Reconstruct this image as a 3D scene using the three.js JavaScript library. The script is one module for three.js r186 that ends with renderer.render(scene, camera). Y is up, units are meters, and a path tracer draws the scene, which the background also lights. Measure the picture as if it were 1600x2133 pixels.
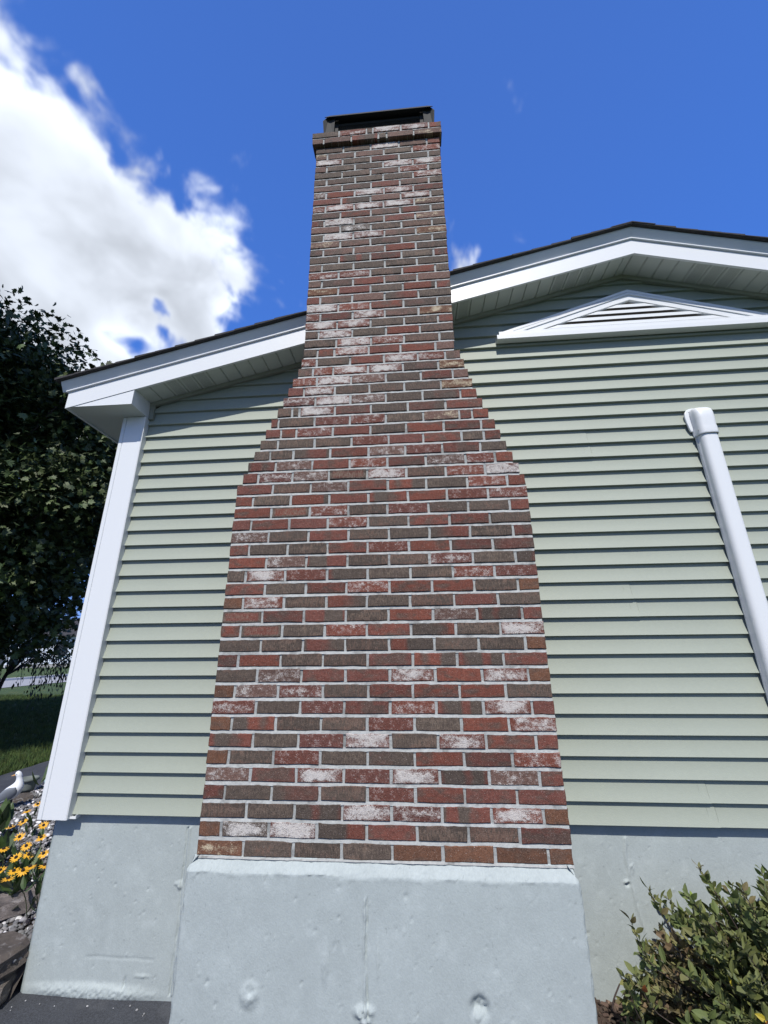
import * as THREE from 'three';
import { mergeGeometries, mergeVertices, toCreasedNormals } from 'three/addons/utils/BufferGeometryUtils.js';

// ------------------------------------------------------------------ camera, sky, sun, exposure
const scene = new THREE.Scene();
const camera = new THREE.PerspectiveCamera(102.24, 768 / 1024, 0.05, 600);
camera.position.set(0.1832, 1.6326, 2.5469);
camera.rotation.order = 'YXZ';
camera.rotation.set(0.32076, 0.07637, -0.00934);
camera.updateMatrixWorld(true);
const renderer = new THREE.WebGLRenderer({ antialias: true });
renderer.setSize(768, 1024);
renderer.toneMapping = THREE.LinearToneMapping;
renderer.toneMappingExposure = 1.0;
renderer.shadowMap.enabled = true;

const SUN = new THREE.Vector3(0.012, 0.814, 0.581).normalize();
const sun = new THREE.DirectionalLight(new THREE.Color().setRGB(1, 0.955, 0.895), 5.0);
sun.position.copy(SUN).multiplyScalar(30);
sun.target.position.set(0, 2, 0);
sun.castShadow = true;
sun.shadow.mapSize.set(4096, 4096);
Object.assign(sun.shadow.camera, { left: -16, right: 12, top: 16, bottom: -12, near: 1, far: 80 });
scene.add(sun, sun.target);

// ------------------------------------------------------------------ random numbers and noise
function rng(seed) { let a = seed >>> 0; return () => { a = (a + 0x6d2b79f5) | 0; let t = Math.imul(a ^ (a >>> 15), 1 | a); t = (t + Math.imul(t ^ (t >>> 7), 61 | t)) ^ t; return ((t ^ (t >>> 14)) >>> 0) / 4294967296; }; }
const PERM = new Float32Array(65536); { const r = rng(77); for (let i = 0; i < 65536; i++) PERM[i] = r(); }
const h2 = (i, j) => PERM[(Math.imul(i, 73856093) ^ Math.imul(j, 19349663)) & 65535];
const h3 = (i, j, k) => PERM[(Math.imul(i, 73856093) ^ Math.imul(j, 19349663) ^ Math.imul(k, 83492791)) & 65535];
const fade = (t) => t * t * (3 - 2 * t);
function n2(x, y) { const i = Math.floor(x), j = Math.floor(y), u = fade(x - i), v = fade(y - j); const a = h2(i, j), b = h2(i + 1, j), c = h2(i, j + 1), d = h2(i + 1, j + 1); return a + (b - a) * u + (c - a) * v + (a - b - c + d) * u * v; }
function n3(x, y, z) { const i = Math.floor(x), j = Math.floor(y), k = Math.floor(z), u = fade(x - i), v = fade(y - j), w = fade(z - k);
  const l = (a, b, t) => a + (b - a) * t; 
  return l(l(l(h3(i, j, k), h3(i + 1, j, k), u), l(h3(i, j + 1, k), h3(i + 1, j + 1, k), u), v), l(l(h3(i, j, k + 1), h3(i + 1, j, k + 1), u), l(h3(i, j + 1, k + 1), h3(i + 1, j + 1, k + 1), u), v), w); }
function f2(x, y, o = 4) { let s = 0, a = 0.5, t = 0; for (let i = 0; i < o; i++) { s += a * n2(x, y); t += a; a *= 0.5; x = x * 2.03 + 17.1; y = y * 2.03 + 9.7; } return s / t; }
function f3(x, y, z, o = 4) { let s = 0, a = 0.5, t = 0; for (let i = 0; i < o; i++) { s += a * n3(x, y, z); t += a; a *= 0.5; x = x * 2.03 + 17.1; y = y * 2.03 + 9.7; z = z * 2.03 + 3.3; } return s / t; }
const ss = (a, b, x) => { const t = Math.min(1, Math.max(0, (x - a) / (b - a))); return t * t * (3 - 2 * t); };
const mix = (a, b, t) => a + (b - a) * t;

// a pixel of the photograph (1600 x 2133) gives a direction; the distance comes from what the thing stands on
const FPX = 859.69;
function dirOf(px, py) { return new THREE.Vector3((px - 800) / FPX, -(py - 1066.5) / FPX, -1).normalize().applyQuaternion(camera.quaternion); }
function onGround(px, py, y) { const d = dirOf(px, py), t = (y - camera.position.y) / d.y; return camera.position.clone().addScaledVector(d, t); }

// ------------------------------------------------------------------ sky (one equirectangular texture: blue air and fair-weather cumulus)
{
  const W = 2048, H = 1024, data = new Float32Array(W * H * 4);
  // [pixel x, pixel y, angular radius in degrees, weight]
  const blobs = [[-110, 440, 11, 1.2], [20, 400, 8.5, 1.05], [110, 470, 9, 1.1], [250, 520, 8, 1.0], [340, 540, 6.5, 0.9], [430, 580, 4.6, 0.75], [190, 600, 8, 1.0], [60, 700, 10, 1.1], [-160, 600, 15, 1.2], [-10, 230, 4.5, 0.6],
    [160, 745, 6, 0.95], [120, 300, 5, 0.5], [420, 400, 4.0, 0.38], [460, 440, 2.8, 0.38], [410, 670, 4.2, 0.7], [285, 655, 3.0, 0.6], [480, 620, 2.6, 0.45], [965, 560, 2.4, 0.55], [932, 470, 1.5, 0.36], [1085, 160, 1.1, 0.17], [1112, 140, 0.9, 0.15], [945, 520, 1.7, 0.45], [1085, 492, 0.7, 0.14], [510, 330, 1.2, 0.2],
    [760, 860, 7, 0.8], [1000, 790, 6, 0.6]].map(([x, y, r, w]) => ({ d: dirOf(x, y), r: r * Math.PI / 180, w }));
  const holes = [[328, 640, 1.3, 0.75], [332, 612, 0.8, 0.55], [262, 708, 1.6, 0.75], [215, 678, 1.3, 0.55], [325, 690, 0.9, 0.5], [262, 300, 1.0, 0.3], [350, 390, 1.2, 0.35], [375, 425, 0.8, 0.3], [480, 730, 2.4, 0.5]].map(([x, y, r, w]) => ({ d: dirOf(x, y), r: r * Math.PI / 180, w }));
  const fwd = dirOf(800, 1066), v = new THREE.Vector3();
  for (let j = 0; j < H; j++) {
    const el = ((j + 0.5) / H - 0.5) * Math.PI, y = Math.sin(el), c = Math.cos(el);
    for (let i = 0; i < W; i++) {
      const az = ((i + 0.5) / W - 0.5) * 2 * Math.PI;
      v.set(Math.cos(az) * c, y, Math.sin(az) * c);
      // clear air: deep blue overhead, paler toward the horizon
      const t = Math.pow(Math.max(0, 1 - Math.max(0, y)), 1.15), hz = Math.pow(Math.max(0, 1 - Math.abs(y)), 9);
      let r = mix(0.060, 0.076, t) + 0.28 * hz, g = mix(0.165, 0.275, t) + 0.30 * hz, b = mix(0.57, 0.98, t) + 0.06 * hz;
      if (y > -0.05) {
        let f = 0; const V0 = v.clone(); v.set(v.x + 0.075 * (f3(V0.x * 9 + 7, V0.y * 9, V0.z * 9, 4) - 0.5), v.y + 0.075 * (f3(V0.x * 9 + 57, V0.y * 9, V0.z * 9, 4) - 0.5), v.z + 0.075 * (f3(V0.x * 9 + 107, V0.y * 9, V0.z * 9, 4) - 0.5)).normalize();
        for (const q of blobs) { const d = v.dot(q.d); if (d > 0.6) { const a = Math.acos(Math.min(1, d)) / q.r; if (a < 3) f = Math.max(f, q.w * Math.exp(-a * a * 0.7)) + 0.12 * q.w * Math.exp(-a * a); } }
        for (const q of holes) { const d = v.dot(q.d); if (d > 0.6) { const a = Math.acos(Math.min(1, d)) / q.r; if (a < 3) f -= q.w * Math.exp(-a * a); } }
        v.copy(V0);
        // the same kind of cloud elsewhere: scattered cumulus from a coarse field, on a layer overhead
        const away = 1 - ss(0.35, 0.62, v.dot(fwd));
        if (away > 0 && y > 0.02) { const s = 1.1 / (y + 0.25), m = f2(v.x * s * 1.3 + 5, v.z * s * 1.3 + 2, 3); f = Math.max(f, away * ss(0.5, 0.72, m) * 1.1); }
        if (f > 0.03) {
          const wx = f3(v.x * 5, v.y * 5, v.z * 5, 3) - 0.5, wy = f3(v.x * 5 + 31, v.y * 5, v.z * 5, 3) - 0.5;
          const big = f3(v.x * 7 + wx, v.y * 7 + wy, v.z * 7, 4), fine = f3(v.x * 32 + wx * 6, v.y * 32 + wy * 6, v.z * 32 - wx * 5, 6);
          const den = f + (big - 0.5) * 0.75 + (fine - 0.5) * 0.85;
          const a = Math.pow(ss(0.24, 0.74, den), 1.25) * Math.min(1, 0.35 + f * 1.5);
          if (a > 0) {
            const thick = ss(0.55, 1.5, f + (big - 0.5) * 1.3), puff = f3(v.x * 9 + 3, v.y * 9, v.z * 9 + wx * 2, 5), lum = mix(1.02, 0.78, thick) * (0.80 + 0.45 * ss(0.25, 0.75, puff));
            r = mix(r, lum * 0.89, a); g = mix(g, lum * 0.96, a); b = mix(b, lum * 1.08, a);
          }
        }
      } else { r *= 0.8; g *= 0.8; b *= 0.8; }
      const k = (j * W + i) * 4; data[k] = r; data[k + 1] = g; data[k + 2] = b; data[k + 3] = 1;
    }
  }
  const sky = new THREE.DataTexture(data, W, H, THREE.RGBAFormat, THREE.FloatType);
  sky.mapping = THREE.EquirectangularReflectionMapping; sky.magFilter = THREE.LinearFilter; sky.minFilter = THREE.LinearFilter; sky.wrapS = THREE.RepeatWrapping; sky.needsUpdate = true;
  scene.background = sky; scene.environment = sky;
}

// ------------------------------------------------------------------ scene helpers
const used = new Map();
function numbered(n) { const k = used.get(n) ?? 0; used.set(n, k + 1); return k ? `${n}_${String(k).padStart(3, '0')}` : n; }
function tag(o, label, category, group) { o.userData.label = label; o.userData.category = category; if (group) o.userData.group = group; return o; }
function thing(name, label, category, pos = [0, 0, 0], group) { const o = new THREE.Group(); o.name = numbered(name); o.position.set(...pos); scene.add(o); return tag(o, label, category, group); }
function mesh(name, geo, mat, parent = scene) { const m = new THREE.Mesh(geo, mat); m.name = parent === scene ? numbered(name) : name; m.castShadow = m.receiveShadow = true; parent.add(m); return m; }
function struct(name, geo, mat) { const m = mesh(name, geo, mat); m.userData.kind = 'structure'; return m; }
function instances(name, geo, mat, list, parent = scene) { const m = new THREE.InstancedMesh(geo, mat, list.length); m.name = parent === scene ? numbered(name) : name; const c = new THREE.Color();
  list.forEach((e, i) => { m.setMatrixAt(i, e.m); if (e.c) m.setColorAt(i, c.setRGB(...e.c)); }); m.castShadow = m.receiveShadow = true; m.userData.kind = 'stuff'; parent.add(m); return m; }
const rgb = (r, g, b) => new THREE.Color().setRGB(r, g, b);
function mat(c, rough = 0.8, extra = {}) { return new THREE.MeshStandardMaterial({ color: rgb(...c), roughness: rough, side: THREE.DoubleSide, ...extra }); }
class Build { // collects quads and triangles with metre uv
  constructor() { this.p = []; this.u = []; }
  tri(a, b, c, ua, ub, uc) { this.p.push(...a, ...b, ...c); this.u.push(...(ua ?? [a[0], a[1]]), ...(ub ?? [b[0], b[1]]), ...(uc ?? [c[0], c[1]])); return this; }
  quad(a, b, c, d, ua, ub, uc, ud) { this.tri(a, b, c, ua, ub, uc); this.tri(a, c, d, ua, uc, ud); return this; }
  box(x0, x1, y0, y1, z0, z1) {
    const P = (x, y, z) => [x, y, z];
    this.quad(P(x0, y0, z1), P(x1, y0, z1), P(x1, y1, z1), P(x0, y1, z1)); this.quad(P(x1, y0, z0), P(x0, y0, z0), P(x0, y1, z0), P(x1, y1, z0));
    this.quad(P(x0, y1, z1), P(x1, y1, z1), P(x1, y1, z0), P(x0, y1, z0), [x0, z1], [x1, z1], [x1, z0], [x0, z0]); this.quad(P(x0, y0, z0), P(x1, y0, z0), P(x1, y0, z1), P(x0, y0, z1), [x0, z0], [x1, z0], [x1, z1], [x0, z1]);
    this.quad(P(x0, y0, z0), P(x0, y0, z1), P(x0, y1, z1), P(x0, y1, z0), [z0, y0], [z1, y0], [z1, y1], [z0, y1]); this.quad(P(x1, y0, z1), P(x1, y0, z0), P(x1, y1, z0), P(x1, y1, z1), [z1, y0], [z0, y0], [z0, y1], [z1, y1]);
    return this;
  }
  geo() { const g = new THREE.BufferGeometry(); g.setAttribute('position', new THREE.Float32BufferAttribute(this.p, 3)); g.setAttribute('uv', new THREE.Float32BufferAttribute(this.u, 2)); g.computeVertexNormals(); return g; }
}
function grid(nx, ny, f, uv) { // f(i/nx, j/ny) -> [x,y,z]
  const p = [], u = [], idx = [];
  for (let j = 0; j <= ny; j++) for (let i = 0; i <= nx; i++) { const q = f(i / nx, j / ny); p.push(...q); u.push(...(uv ? uv(q, i / nx, j / ny) : [q[0], q[1]])); }
  for (let j = 0; j < ny; j++) for (let i = 0; i < nx; i++) { const a = j * (nx + 1) + i; idx.push(a, a + 1, a + nx + 2, a, a + nx + 2, a + nx + 1); }
  const g = new THREE.BufferGeometry(); g.setAttribute('position', new THREE.Float32BufferAttribute(p, 3)); g.setAttribute('uv', new THREE.Float32BufferAttribute(u, 2)); g.setIndex(idx); g.computeVertexNormals(); return g;
}
function texture(w, h, f, srgb = true) { // f(x,y) -> [r,g,b] linear 0..1 or a grey number
  const d = new Uint8Array(w * h * 4), enc = (v) => { v = Math.min(1, Math.max(0, v)); return srgb ? 255 * (v <= 0.0031308 ? 12.92 * v : 1.055 * Math.pow(v, 1 / 2.4) - 0.055) : 255 * v; };
  for (let j = 0; j < h; j++) for (let i = 0; i < w; i++) { const c = f(i, j), k = (j * w + i) * 4; if (typeof c === 'number') d[k] = d[k + 1] = d[k + 2] = enc(c); else { d[k] = enc(c[0]); d[k + 1] = enc(c[1]); d[k + 2] = enc(c[2]); } d[k + 3] = 255; }
  const t = new THREE.DataTexture(d, w, h, THREE.RGBAFormat); if (srgb) t.colorSpace = THREE.SRGBColorSpace; t.magFilter = THREE.LinearFilter; t.minFilter = THREE.LinearMipmapLinearFilter; t.generateMipmaps = true; t.wrapS = t.wrapT = THREE.RepeatWrapping; t.needsUpdate = true; return t;
}
// tileable fbm on a w x h texture
function tile(x, y, w, h, s, o = 4) { const fx = x / w, fy = y / h; const wx = ss(0.85, 1, fx), wy = ss(0.85, 1, fy); const g = (a, b) => f2(a * s, b * s * h / w, o); return mix(mix(g(fx, fy), g(fx - 1, fy), wx), mix(g(fx, fy - 1), g(fx - 1, fy - 1), wx), wy); }

// ------------------------------------------------------------------ materials
const sidingBump = texture(1024, 256, (x, y) => 0.5 + 0.6 * (tile(x, y * 1, 1024, 256, 10, 3) - 0.5) * 0.6 + 0.7 * (tile(x, y, 1024, 256, 190, 2) - 0.5), false); sidingBump.repeat.set(2, 8);
const sidingTint = texture(512, 512, (x, y) => { const k = 0.96 + 0.08 * tile(x, y, 512, 512, 5, 4) + 0.05 * (tile(x, y, 512, 512, 120, 2) - 0.5); return [0.296 * k, 0.327 * k, 0.272 * k]; }); sidingTint.repeat.set(0.7, 0.7);
const M = {
  siding: new THREE.MeshStandardMaterial({ map: sidingTint, roughness: 0.62, bumpMap: sidingBump, bumpScale: 0.0006, side: THREE.DoubleSide }),
  channel: mat([0.26, 0.27, 0.22], 0.6), white: mat([0.665, 0.69, 0.70], 0.42), soffit: mat([0.50, 0.535, 0.50], 0.6), dark: mat([0.02, 0.02, 0.02], 0.9),
  shingle: mat([0.035, 0.034, 0.036], 0.95), metal: mat([0.014, 0.016, 0.016], 0.8), screw: mat([0.25, 0.25, 0.25], 0.4, { metalness: 0.7 }),
};
M.white.bumpMap = texture(512, 512, (x, y) => 0.5 + 0.8 * (tile(x, y, 512, 512, 60, 3) - 0.5), false); M.white.bumpMap.repeat.set(3, 3); M.white.bumpScale = 0.0004;
{ const t = texture(1024, 1024, (x, y) => { const k = 0.35 + 1.3 * tile(x, y, 1024, 1024, 260, 2); const m = 0.75 + 0.5 * tile(x, y, 1024, 1024, 9, 3); return [0.036 * k * m, 0.035 * k * m, 0.037 * k * m]; }); t.repeat.set(1.2, 1.2); M.shingle.color.set(0xffffff); M.shingle.map = t; }
// perforated soffit: rows of 3 mm holes punched through the sheet, dark inside
{ const t = texture(256, 512, (x, y) => { const gx = (x % 18) - 9, gy = (y % 18) - 9, edge = x < 30 || x > 226 || y < 24 || y > 488; return !edge && gx * gx + gy * gy < 22 ? [0.05, 0.05, 0.05] : [0.50, 0.535, 0.50]; }); M.perforated = new THREE.MeshStandardMaterial({ map: t, roughness: 0.6, side: THREE.DoubleSide }); }
// painted concrete
const concBump = texture(1024, 1024, (x, y) => { let h = 0.5 + 0.7 * (tile(x, y, 1024, 1024, 240, 3) - 0.5) + 0.10 * (tile(x, y, 1024, 1024, 90, 3) - 0.5) + 0.04 * (tile(x, y, 1024, 1024, 30, 3) - 0.5); const c = tile(x + 333, y + 71, 1024, 1024, 46, 2); if (c > 0.80) h -= (c - 0.8) * 3; return h; }, false); 
const concMap = texture(1024, 1024, (x, y) => { const a = tile(x, y, 1024, 1024, 4, 5), b = tile(x + 91, y + 17, 1024, 1024, 22, 4), g = tile(x, y, 1024, 1024, 240, 2); const k = 0.93 + 0.16 * (a - 0.5) + 0.12 * (b - 0.5) + 0.13 * (g - 0.5) + 0.07 * (tile(x + 400, y, 1024, 1024, 120, 2) - 0.5) - 0.16 * ss(0.80, 0.90, tile(x + 50, y + 500, 1024, 1024, 95, 2)), s = ss(0.60, 0.85, b) * 0.018; return [(0.372 + s) * k, (0.420 + s) * k, (0.412 + s) * k]; });
M.concrete = new THREE.MeshStandardMaterial({ map: concMap, bumpMap: concBump, bumpScale: 0.0005, roughness: 0.75, side: THREE.DoubleSide });
M.mortar = new THREE.MeshStandardMaterial({ map: texture(512, 512, (x, y) => { const k = 0.80 + 0.34 * tile(x, y, 512, 512, 5, 5) + 0.30 * (tile(x, y, 512, 512, 60, 3) - 0.5) + 0.25 * (tile(x, y, 512, 512, 200, 2) - 0.5) - 0.30 * ss(0.60, 0.72, tile(x + 77, y + 130, 512, 512, 16, 4)); return [0.345 * k, 0.358 * k, 0.345 * k]; }), bumpMap: concBump, bumpScale: 0.002, roughness: 0.9, side: THREE.DoubleSide });
M.asphalt = new THREE.MeshStandardMaterial({ map: texture(1024, 1024, (x, y) => { const a = tile(x, y, 1024, 1024, 5, 5), g = tile(x, y, 1024, 1024, 330, 2); const k = 0.5 + 0.55 * a + 0.9 * (g - 0.35), d = ss(0.56, 0.72, tile(x + 200, y, 1024, 1024, 11, 5)) * 0.012; return [0.042 * k + d, 0.046 * k + d, 0.054 * k + d]; }), bumpMap: concBump, bumpScale: 0.003, roughness: 0.85, side: THREE.DoubleSide });
M.asphalt.map.repeat.set(0.7, 0.7);

// ------------------------------------------------------------------ ground
{
  const lawnMap = texture(1024, 1024, (x, y) => { const a = tile(x, y, 1024, 1024, 9, 4), g = tile(x, y, 1024, 1024, 300, 2), k = 0.6 + 0.8 * a * 0.7 + 0.7 * (g - 0.5); return [0.045 * k + 0.02 * ss(0.5, 0.8, a), 0.085 * k, 0.018 * k]; }); lawnMap.repeat.set(0.25, 0.25);
  const lawnMat = new THREE.MeshStandardMaterial({ map: lawnMap, roughness: 0.95, bumpMap: concBump, bumpScale: 0.02, side: THREE.DoubleSide });
  struct('lawn', new Build().quad([-300, -0.03, 300], [300, -0.03, 300], [300, -0.03, -300], [-300, -0.03, -300], [-300, 300], [300, 300], [300, -300], [-300, -300]).geo(), lawnMat);
  const edge = (x, s) => x + 0.07 * (f2(s * 3, x * 7, 3) - 0.5);
  struct('driveway', grid(60, 120, (u, v) => { const z = mix(9, -12, v); return [mix(edge(-5.73, z), 0.74, u), 0.004 * (f2(u * 8, v * 12, 2) - 0.5), z]; }, (q) => [q[0], q[2]]), M.asphalt);
  const roadMat = new THREE.MeshStandardMaterial({ map: texture(512, 512, (x, y) => { const k = 0.8 + 0.4 * tile(x, y, 512, 512, 20, 4); return [0.27 * k, 0.275 * k, 0.285 * k]; }), roughness: 0.9, side: THREE.DoubleSide });
  struct('road', new Build().quad([-20.2, -0.012, 60], [-20.8, -0.012, -200], [-25.8, -0.012, -200], [-25.2, -0.012, 60], [0, 0], [0, 260], [5, 260], [5, 0]).geo(), roadMat);
  const kerb = new Build(); kerb.box(-25.5, -25.25, -0.03, 0.12, -200, 60); struct('kerb', kerb.geo(), mat([0.55, 0.55, 0.53], 0.9));
}

// ------------------------------------------------------------------ house
const RX = 1.81, RY = 4.306;
const S = (x) => RY - (x < RX ? 0.2543 : 0.29) * Math.abs(x - RX);      // soffit height where it meets the wall
const SXL = (y) => RX - (RY - y) / 0.2543, SXR = (y) => RX + (RY - y) / 0.29;
const XL = -1.765, XR = 5.36, BACK = -8.5;
const CH = 0.06585, BY = 0.83, CZ = 0.562;                              // brick course, brick base, brick face
const house = thing('house', 'single storey house with pale sage green clapboard siding, white trim and grey foundation', 'house');
// foundation walls: painted poured concrete with tie marks, pits and seams
const pits = []; { const r = rng(5); for (let i = 0; i < 620; i++) pits.push([-1.9 + r() * 4.6, r() * 0.85, 0.002 + r() * r() * 0.006, (r() < 0.72 ? -1 : 0.8) * (0.0015 + r() * 0.003)]); }
function concreteZ(x, y, feats) {
  let d = 0.004 * (f2(x * 3.1, y * 3.1, 3) - 0.5) + 0.0006 * (f2(x * 9, y * 9, 2) - 0.5) + 0.00012 * (f2(x * 60, y * 60, 2) - 0.5);
  for (const [a, b, r, h] of pits) { const q = ((x - a) ** 2 + (y - b) ** 2) / (r * r); if (q < 6) d += h * Math.exp(-q); }
  for (const f of feats) d += f(x, y);
  return d;
}
const blob = (a, b, rx, ry, h, rough = 0) => (x, y) => { const q = ((x - a) / rx) ** 2 + ((y - b) / ry) ** 2; return q < 8 ? h * Math.exp(-q * q) * (1 + rough * (f2(x * 90, y * 90, 3) - 0.5)) : 0; };
const seam = (a, w, h, y0, y1, wob = 0.006) => (x, y) => { if (y < y0 || y > y1) return 0; const c = a + wob * (f2(y * 6, a * 10, 3) - 0.5) * 2, q = (x - c) / w; const k = ss(0.3, 0.55, f2(y * 9 + 4, a * 3, 3)); return q * q < 9 ? h * k * Math.exp(-q * q) : 0; };
const hseam = (b, w, h, x0, x1) => (x, y) => { if (x < x0 || x > x1) return 0; const c = b + 0.008 * (f2(x * 5, b * 10, 3) - 0.5) * 2, q = (y - c) / w; return q * q < 9 ? h * ss(0.4, 0.6, f2(x * 8, b, 3)) * Math.exp(-q * q) : 0; };
const leftFeats = [seam(-1.10, 0.004, -0.009, 0.02, 0.72, 0.012), seam(-1.085, 0.006, 0.006, 0.02, 0.72, 0.012), blob(-1.12, 0.47, 0.020, 0.010, 0.006, 2), blob(-1.11, 0.455, 0.012, 0.012, 0.006, 2), hseam(0.155, 0.005, -0.002, -1.75, -1.1), blob(-1.34, 0.06, 0.006, 0.022, -0.009, 1.5), blob(-1.25, 0.09, 0.04, 0.008, 0.003, 3), blob(-1.5, 0.02, 0.3, 0.03, 0.012, 1)];
const rightFeats = [seam(1.20, 0.005, 0.007, 0.1, 0.72, 0.03), blob(1.17, 0.525, 0.011, 0.008, -0.009, 2), blob(1.165, 0.535, 0.014, 0.009, 0.006, 2.5), blob(1.20, 0.60, 0.012, 0.030, 0.004, 3)];
const FZ = -0.042;
mesh('foundation_wall', grid(230, 150, (u, v) => { const x = mix(-1.89, -0.7, u), y = mix(-0.06, 0.79, v); const e = 0.012 * Math.exp(-(((x + 1.89) / 0.012) ** 2)); return [x + 0.004 * (f2(y * 20, 3, 2) - 0.5), y, FZ + concreteZ(x, y, leftFeats) - e]; }), M.concrete, house);
mesh('foundation_wall', grid(300, 150, (u, v) => { const x = mix(0.7, 2.7, u), y = mix(-0.06, 0.79, v); return [x, y, FZ + concreteZ(x, y, rightFeats)]; }), M.concrete, house);
mesh('foundation_wall', new Build().box(2.7, XR + 0.13, -0.06, 0.79, BACK, FZ).geo(), M.concrete, house);
mesh('foundation_wall', grid(4, 150, (u, v) => { const y = mix(-0.06, 0.79, v); return [-1.89 + 0.004 * (f2(y * 20, 3, 2) - 0.5) + 0.002, y, mix(BACK, FZ - 0.008, u)]; }, (q) => [q[2], q[1]]), M.concrete, house);
// clapboards: every course is a board; on the gable they are cut to the slope, at the chimney they run in behind it
const EXP = 0.1016, BY0 = 0.83 - 0.0533 + 0.004;
function halfWidth(y) { const r = (y - BY) / CH; return r < 25 ? 0.72 : r < 38 ? mix(0.70, 0.415, (r - 25) / 13) : 0.415; }
const bseed = rng(21);
function board(y, aL, aR, bL, bR, lap = 0) { // y bottom, x ends at the bottom edge and at the top edge
  const t = 0.019, b = new Build(), j = (bseed() - 0.5) * 0.0016, o = lap * 0.0022, y1 = y + EXP + 0.006;
  const uo = bseed() * 3, vo = bseed() * 2, uv = (x, yy) => [x + uo, yy + vo];
  const zt = -t - 0.001 + o, zb = o, yb = y + j;
  let q = [aL, aR, yb + 0.002, zb]; for (let k = 1; k <= 5; k++) { const f = k / 5, n = [mix(aL, bL, f), mix(aR, bR, f), mix(yb + 0.002, y1, f), mix(zb, zt, 1 - Math.pow(1 - f, 1.9))]; b.quad([q[0], q[2], q[3]], [q[1], q[2], q[3]], [n[1], n[2], n[3]], [n[0], n[2], n[3]], uv(q[0], q[2]), uv(q[1], q[2]), uv(n[1], n[2]), uv(n[0], n[2])); q = n; }
  b.quad([aL, yb, zb - 0.0025], [aR, yb, zb - 0.0025], [aR, yb + 0.002, zb], [aL, yb + 0.002, zb]);
  b.quad([aL, yb + 0.0015, -t - 0.012], [aR, yb + 0.0015, -t - 0.012], [aR, yb, zb - 0.0025], [aL, yb, zb - 0.0025]);
  b.quad([aR, yb, zb - 0.0025], [aR, yb, zb - 0.004], [bR, y1, zt - 0.0015], [bR, y1, zt]); b.quad([aL, yb, zb - 0.004], [aL, yb, zb - 0.0025], [bL, y1, zt], [bL, y1, zt - 0.0015]);
  const g = mergeVertices(b.geo().deleteAttribute('normal'), 1e-5); return toCreasedNormals(g, 0.5);
}
const seamAt = { 0: 1.62, 1: 1.60, 10: 1.44, 11: 1.42, 20: 1.34, 21: 1.33, 4: 3.2, 5: 3.2, 14: 3.9, 15: 3.9, 26: 3.1, 27: 3.1 };
for (let i = 0; i < 36; i++) {
  const y = BY0 + i * EXP, y1 = y + EXP + 0.006; if (y > RY - 0.03) break;
  const hw = halfWidth(y + 0.05);
  const aL = Math.max(XL, SXL(y)), bL = Math.max(XL, Math.min(RX, SXL(y1))), aR = Math.min(XR, SXR(y)), bR = Math.min(XR, Math.max(RX, SXR(y1)));
  if (aL < -hw - 0.02) mesh('clapboard', board(y, aL, -hw, Math.min(bL, -hw), -hw), M.siding, house);
  const l = Math.max(hw, aL), lt = Math.max(hw, bL), s = seamAt[i];
  if (s && s < bR && s > lt) { mesh('clapboard', board(y, l, s + 0.02, lt, s + 0.02, 1), M.siding, house); mesh('clapboard', board(y, s - 0.02, aR, s - 0.02, bR), M.siding, house); }
  else mesh('clapboard', board(y, l, aR, lt, bR), M.siding, house);
}
// clapboards of the side wall round the corner
{ const g = board(0, 0, -BACK - 0.02, 0, -BACK - 0.02); g.rotateY(-Math.PI / 2); g.translate(-1.885, 0, BACK);
  for (let i = 0; i < 25; i++) mesh('side_clapboard', g, M.siding, house).position.y = BY0 + i * EXP; }
mesh('wall_sheathing', new Build().box(-1.86, XR, 0.79, 3.27, BACK, -0.05).quad([-1.86, 3.27, -0.05], [XR, 3.27, -0.05], [RX + 0.02, 4.27, -0.05], [RX - 0.02, 4.27, -0.05]).geo(), mat([0.3, 0.28, 0.25]), house);
// corner post of folded vinyl: broad face, beaded edges
{
  const prof = [[-1.935, -0.09], [-1.935, 0.027], [-1.930, 0.032], [-1.906, 0.032], [-1.904, 0.027], [-1.900, 0.027], [-1.898, 0.033], [-1.792, 0.033], [-1.790, 0.0345], [-1.762, 0.0345], [-1.757, 0.030], [-1.757, -0.012], [-1.770, -0.03]];
  const b = new Build(), y0 = 0.764, y1 = 3.272;
  for (let i = 0; i + 1 < prof.length; i++) { const [x0, z0] = prof[i], [x1, z1] = prof[i + 1], u0 = i * 0.03, u1 = u0 + Math.hypot(x1 - x0, z1 - z0); b.quad([x0, y0, z0], [x1, y0, z1], [x1, y1, z1], [x0, y1, z0], [u0, y0], [u1, y0], [u1, y1], [u0, y1]); }
  mesh('corner_post', b.geo(), M.white, house);
  const c = new Build(); c.box(-1.757, -1.722, 0.764, 0.770, -0.035, 0.012); c.box(-1.726, -1.722, 0.770, 0.782, -0.035, 0.012); c.box(-1.757, -1.726, 0.770, 0.774, 0.008, 0.012); mesh('starter_strip', c.geo(), M.white, house);
}
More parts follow.
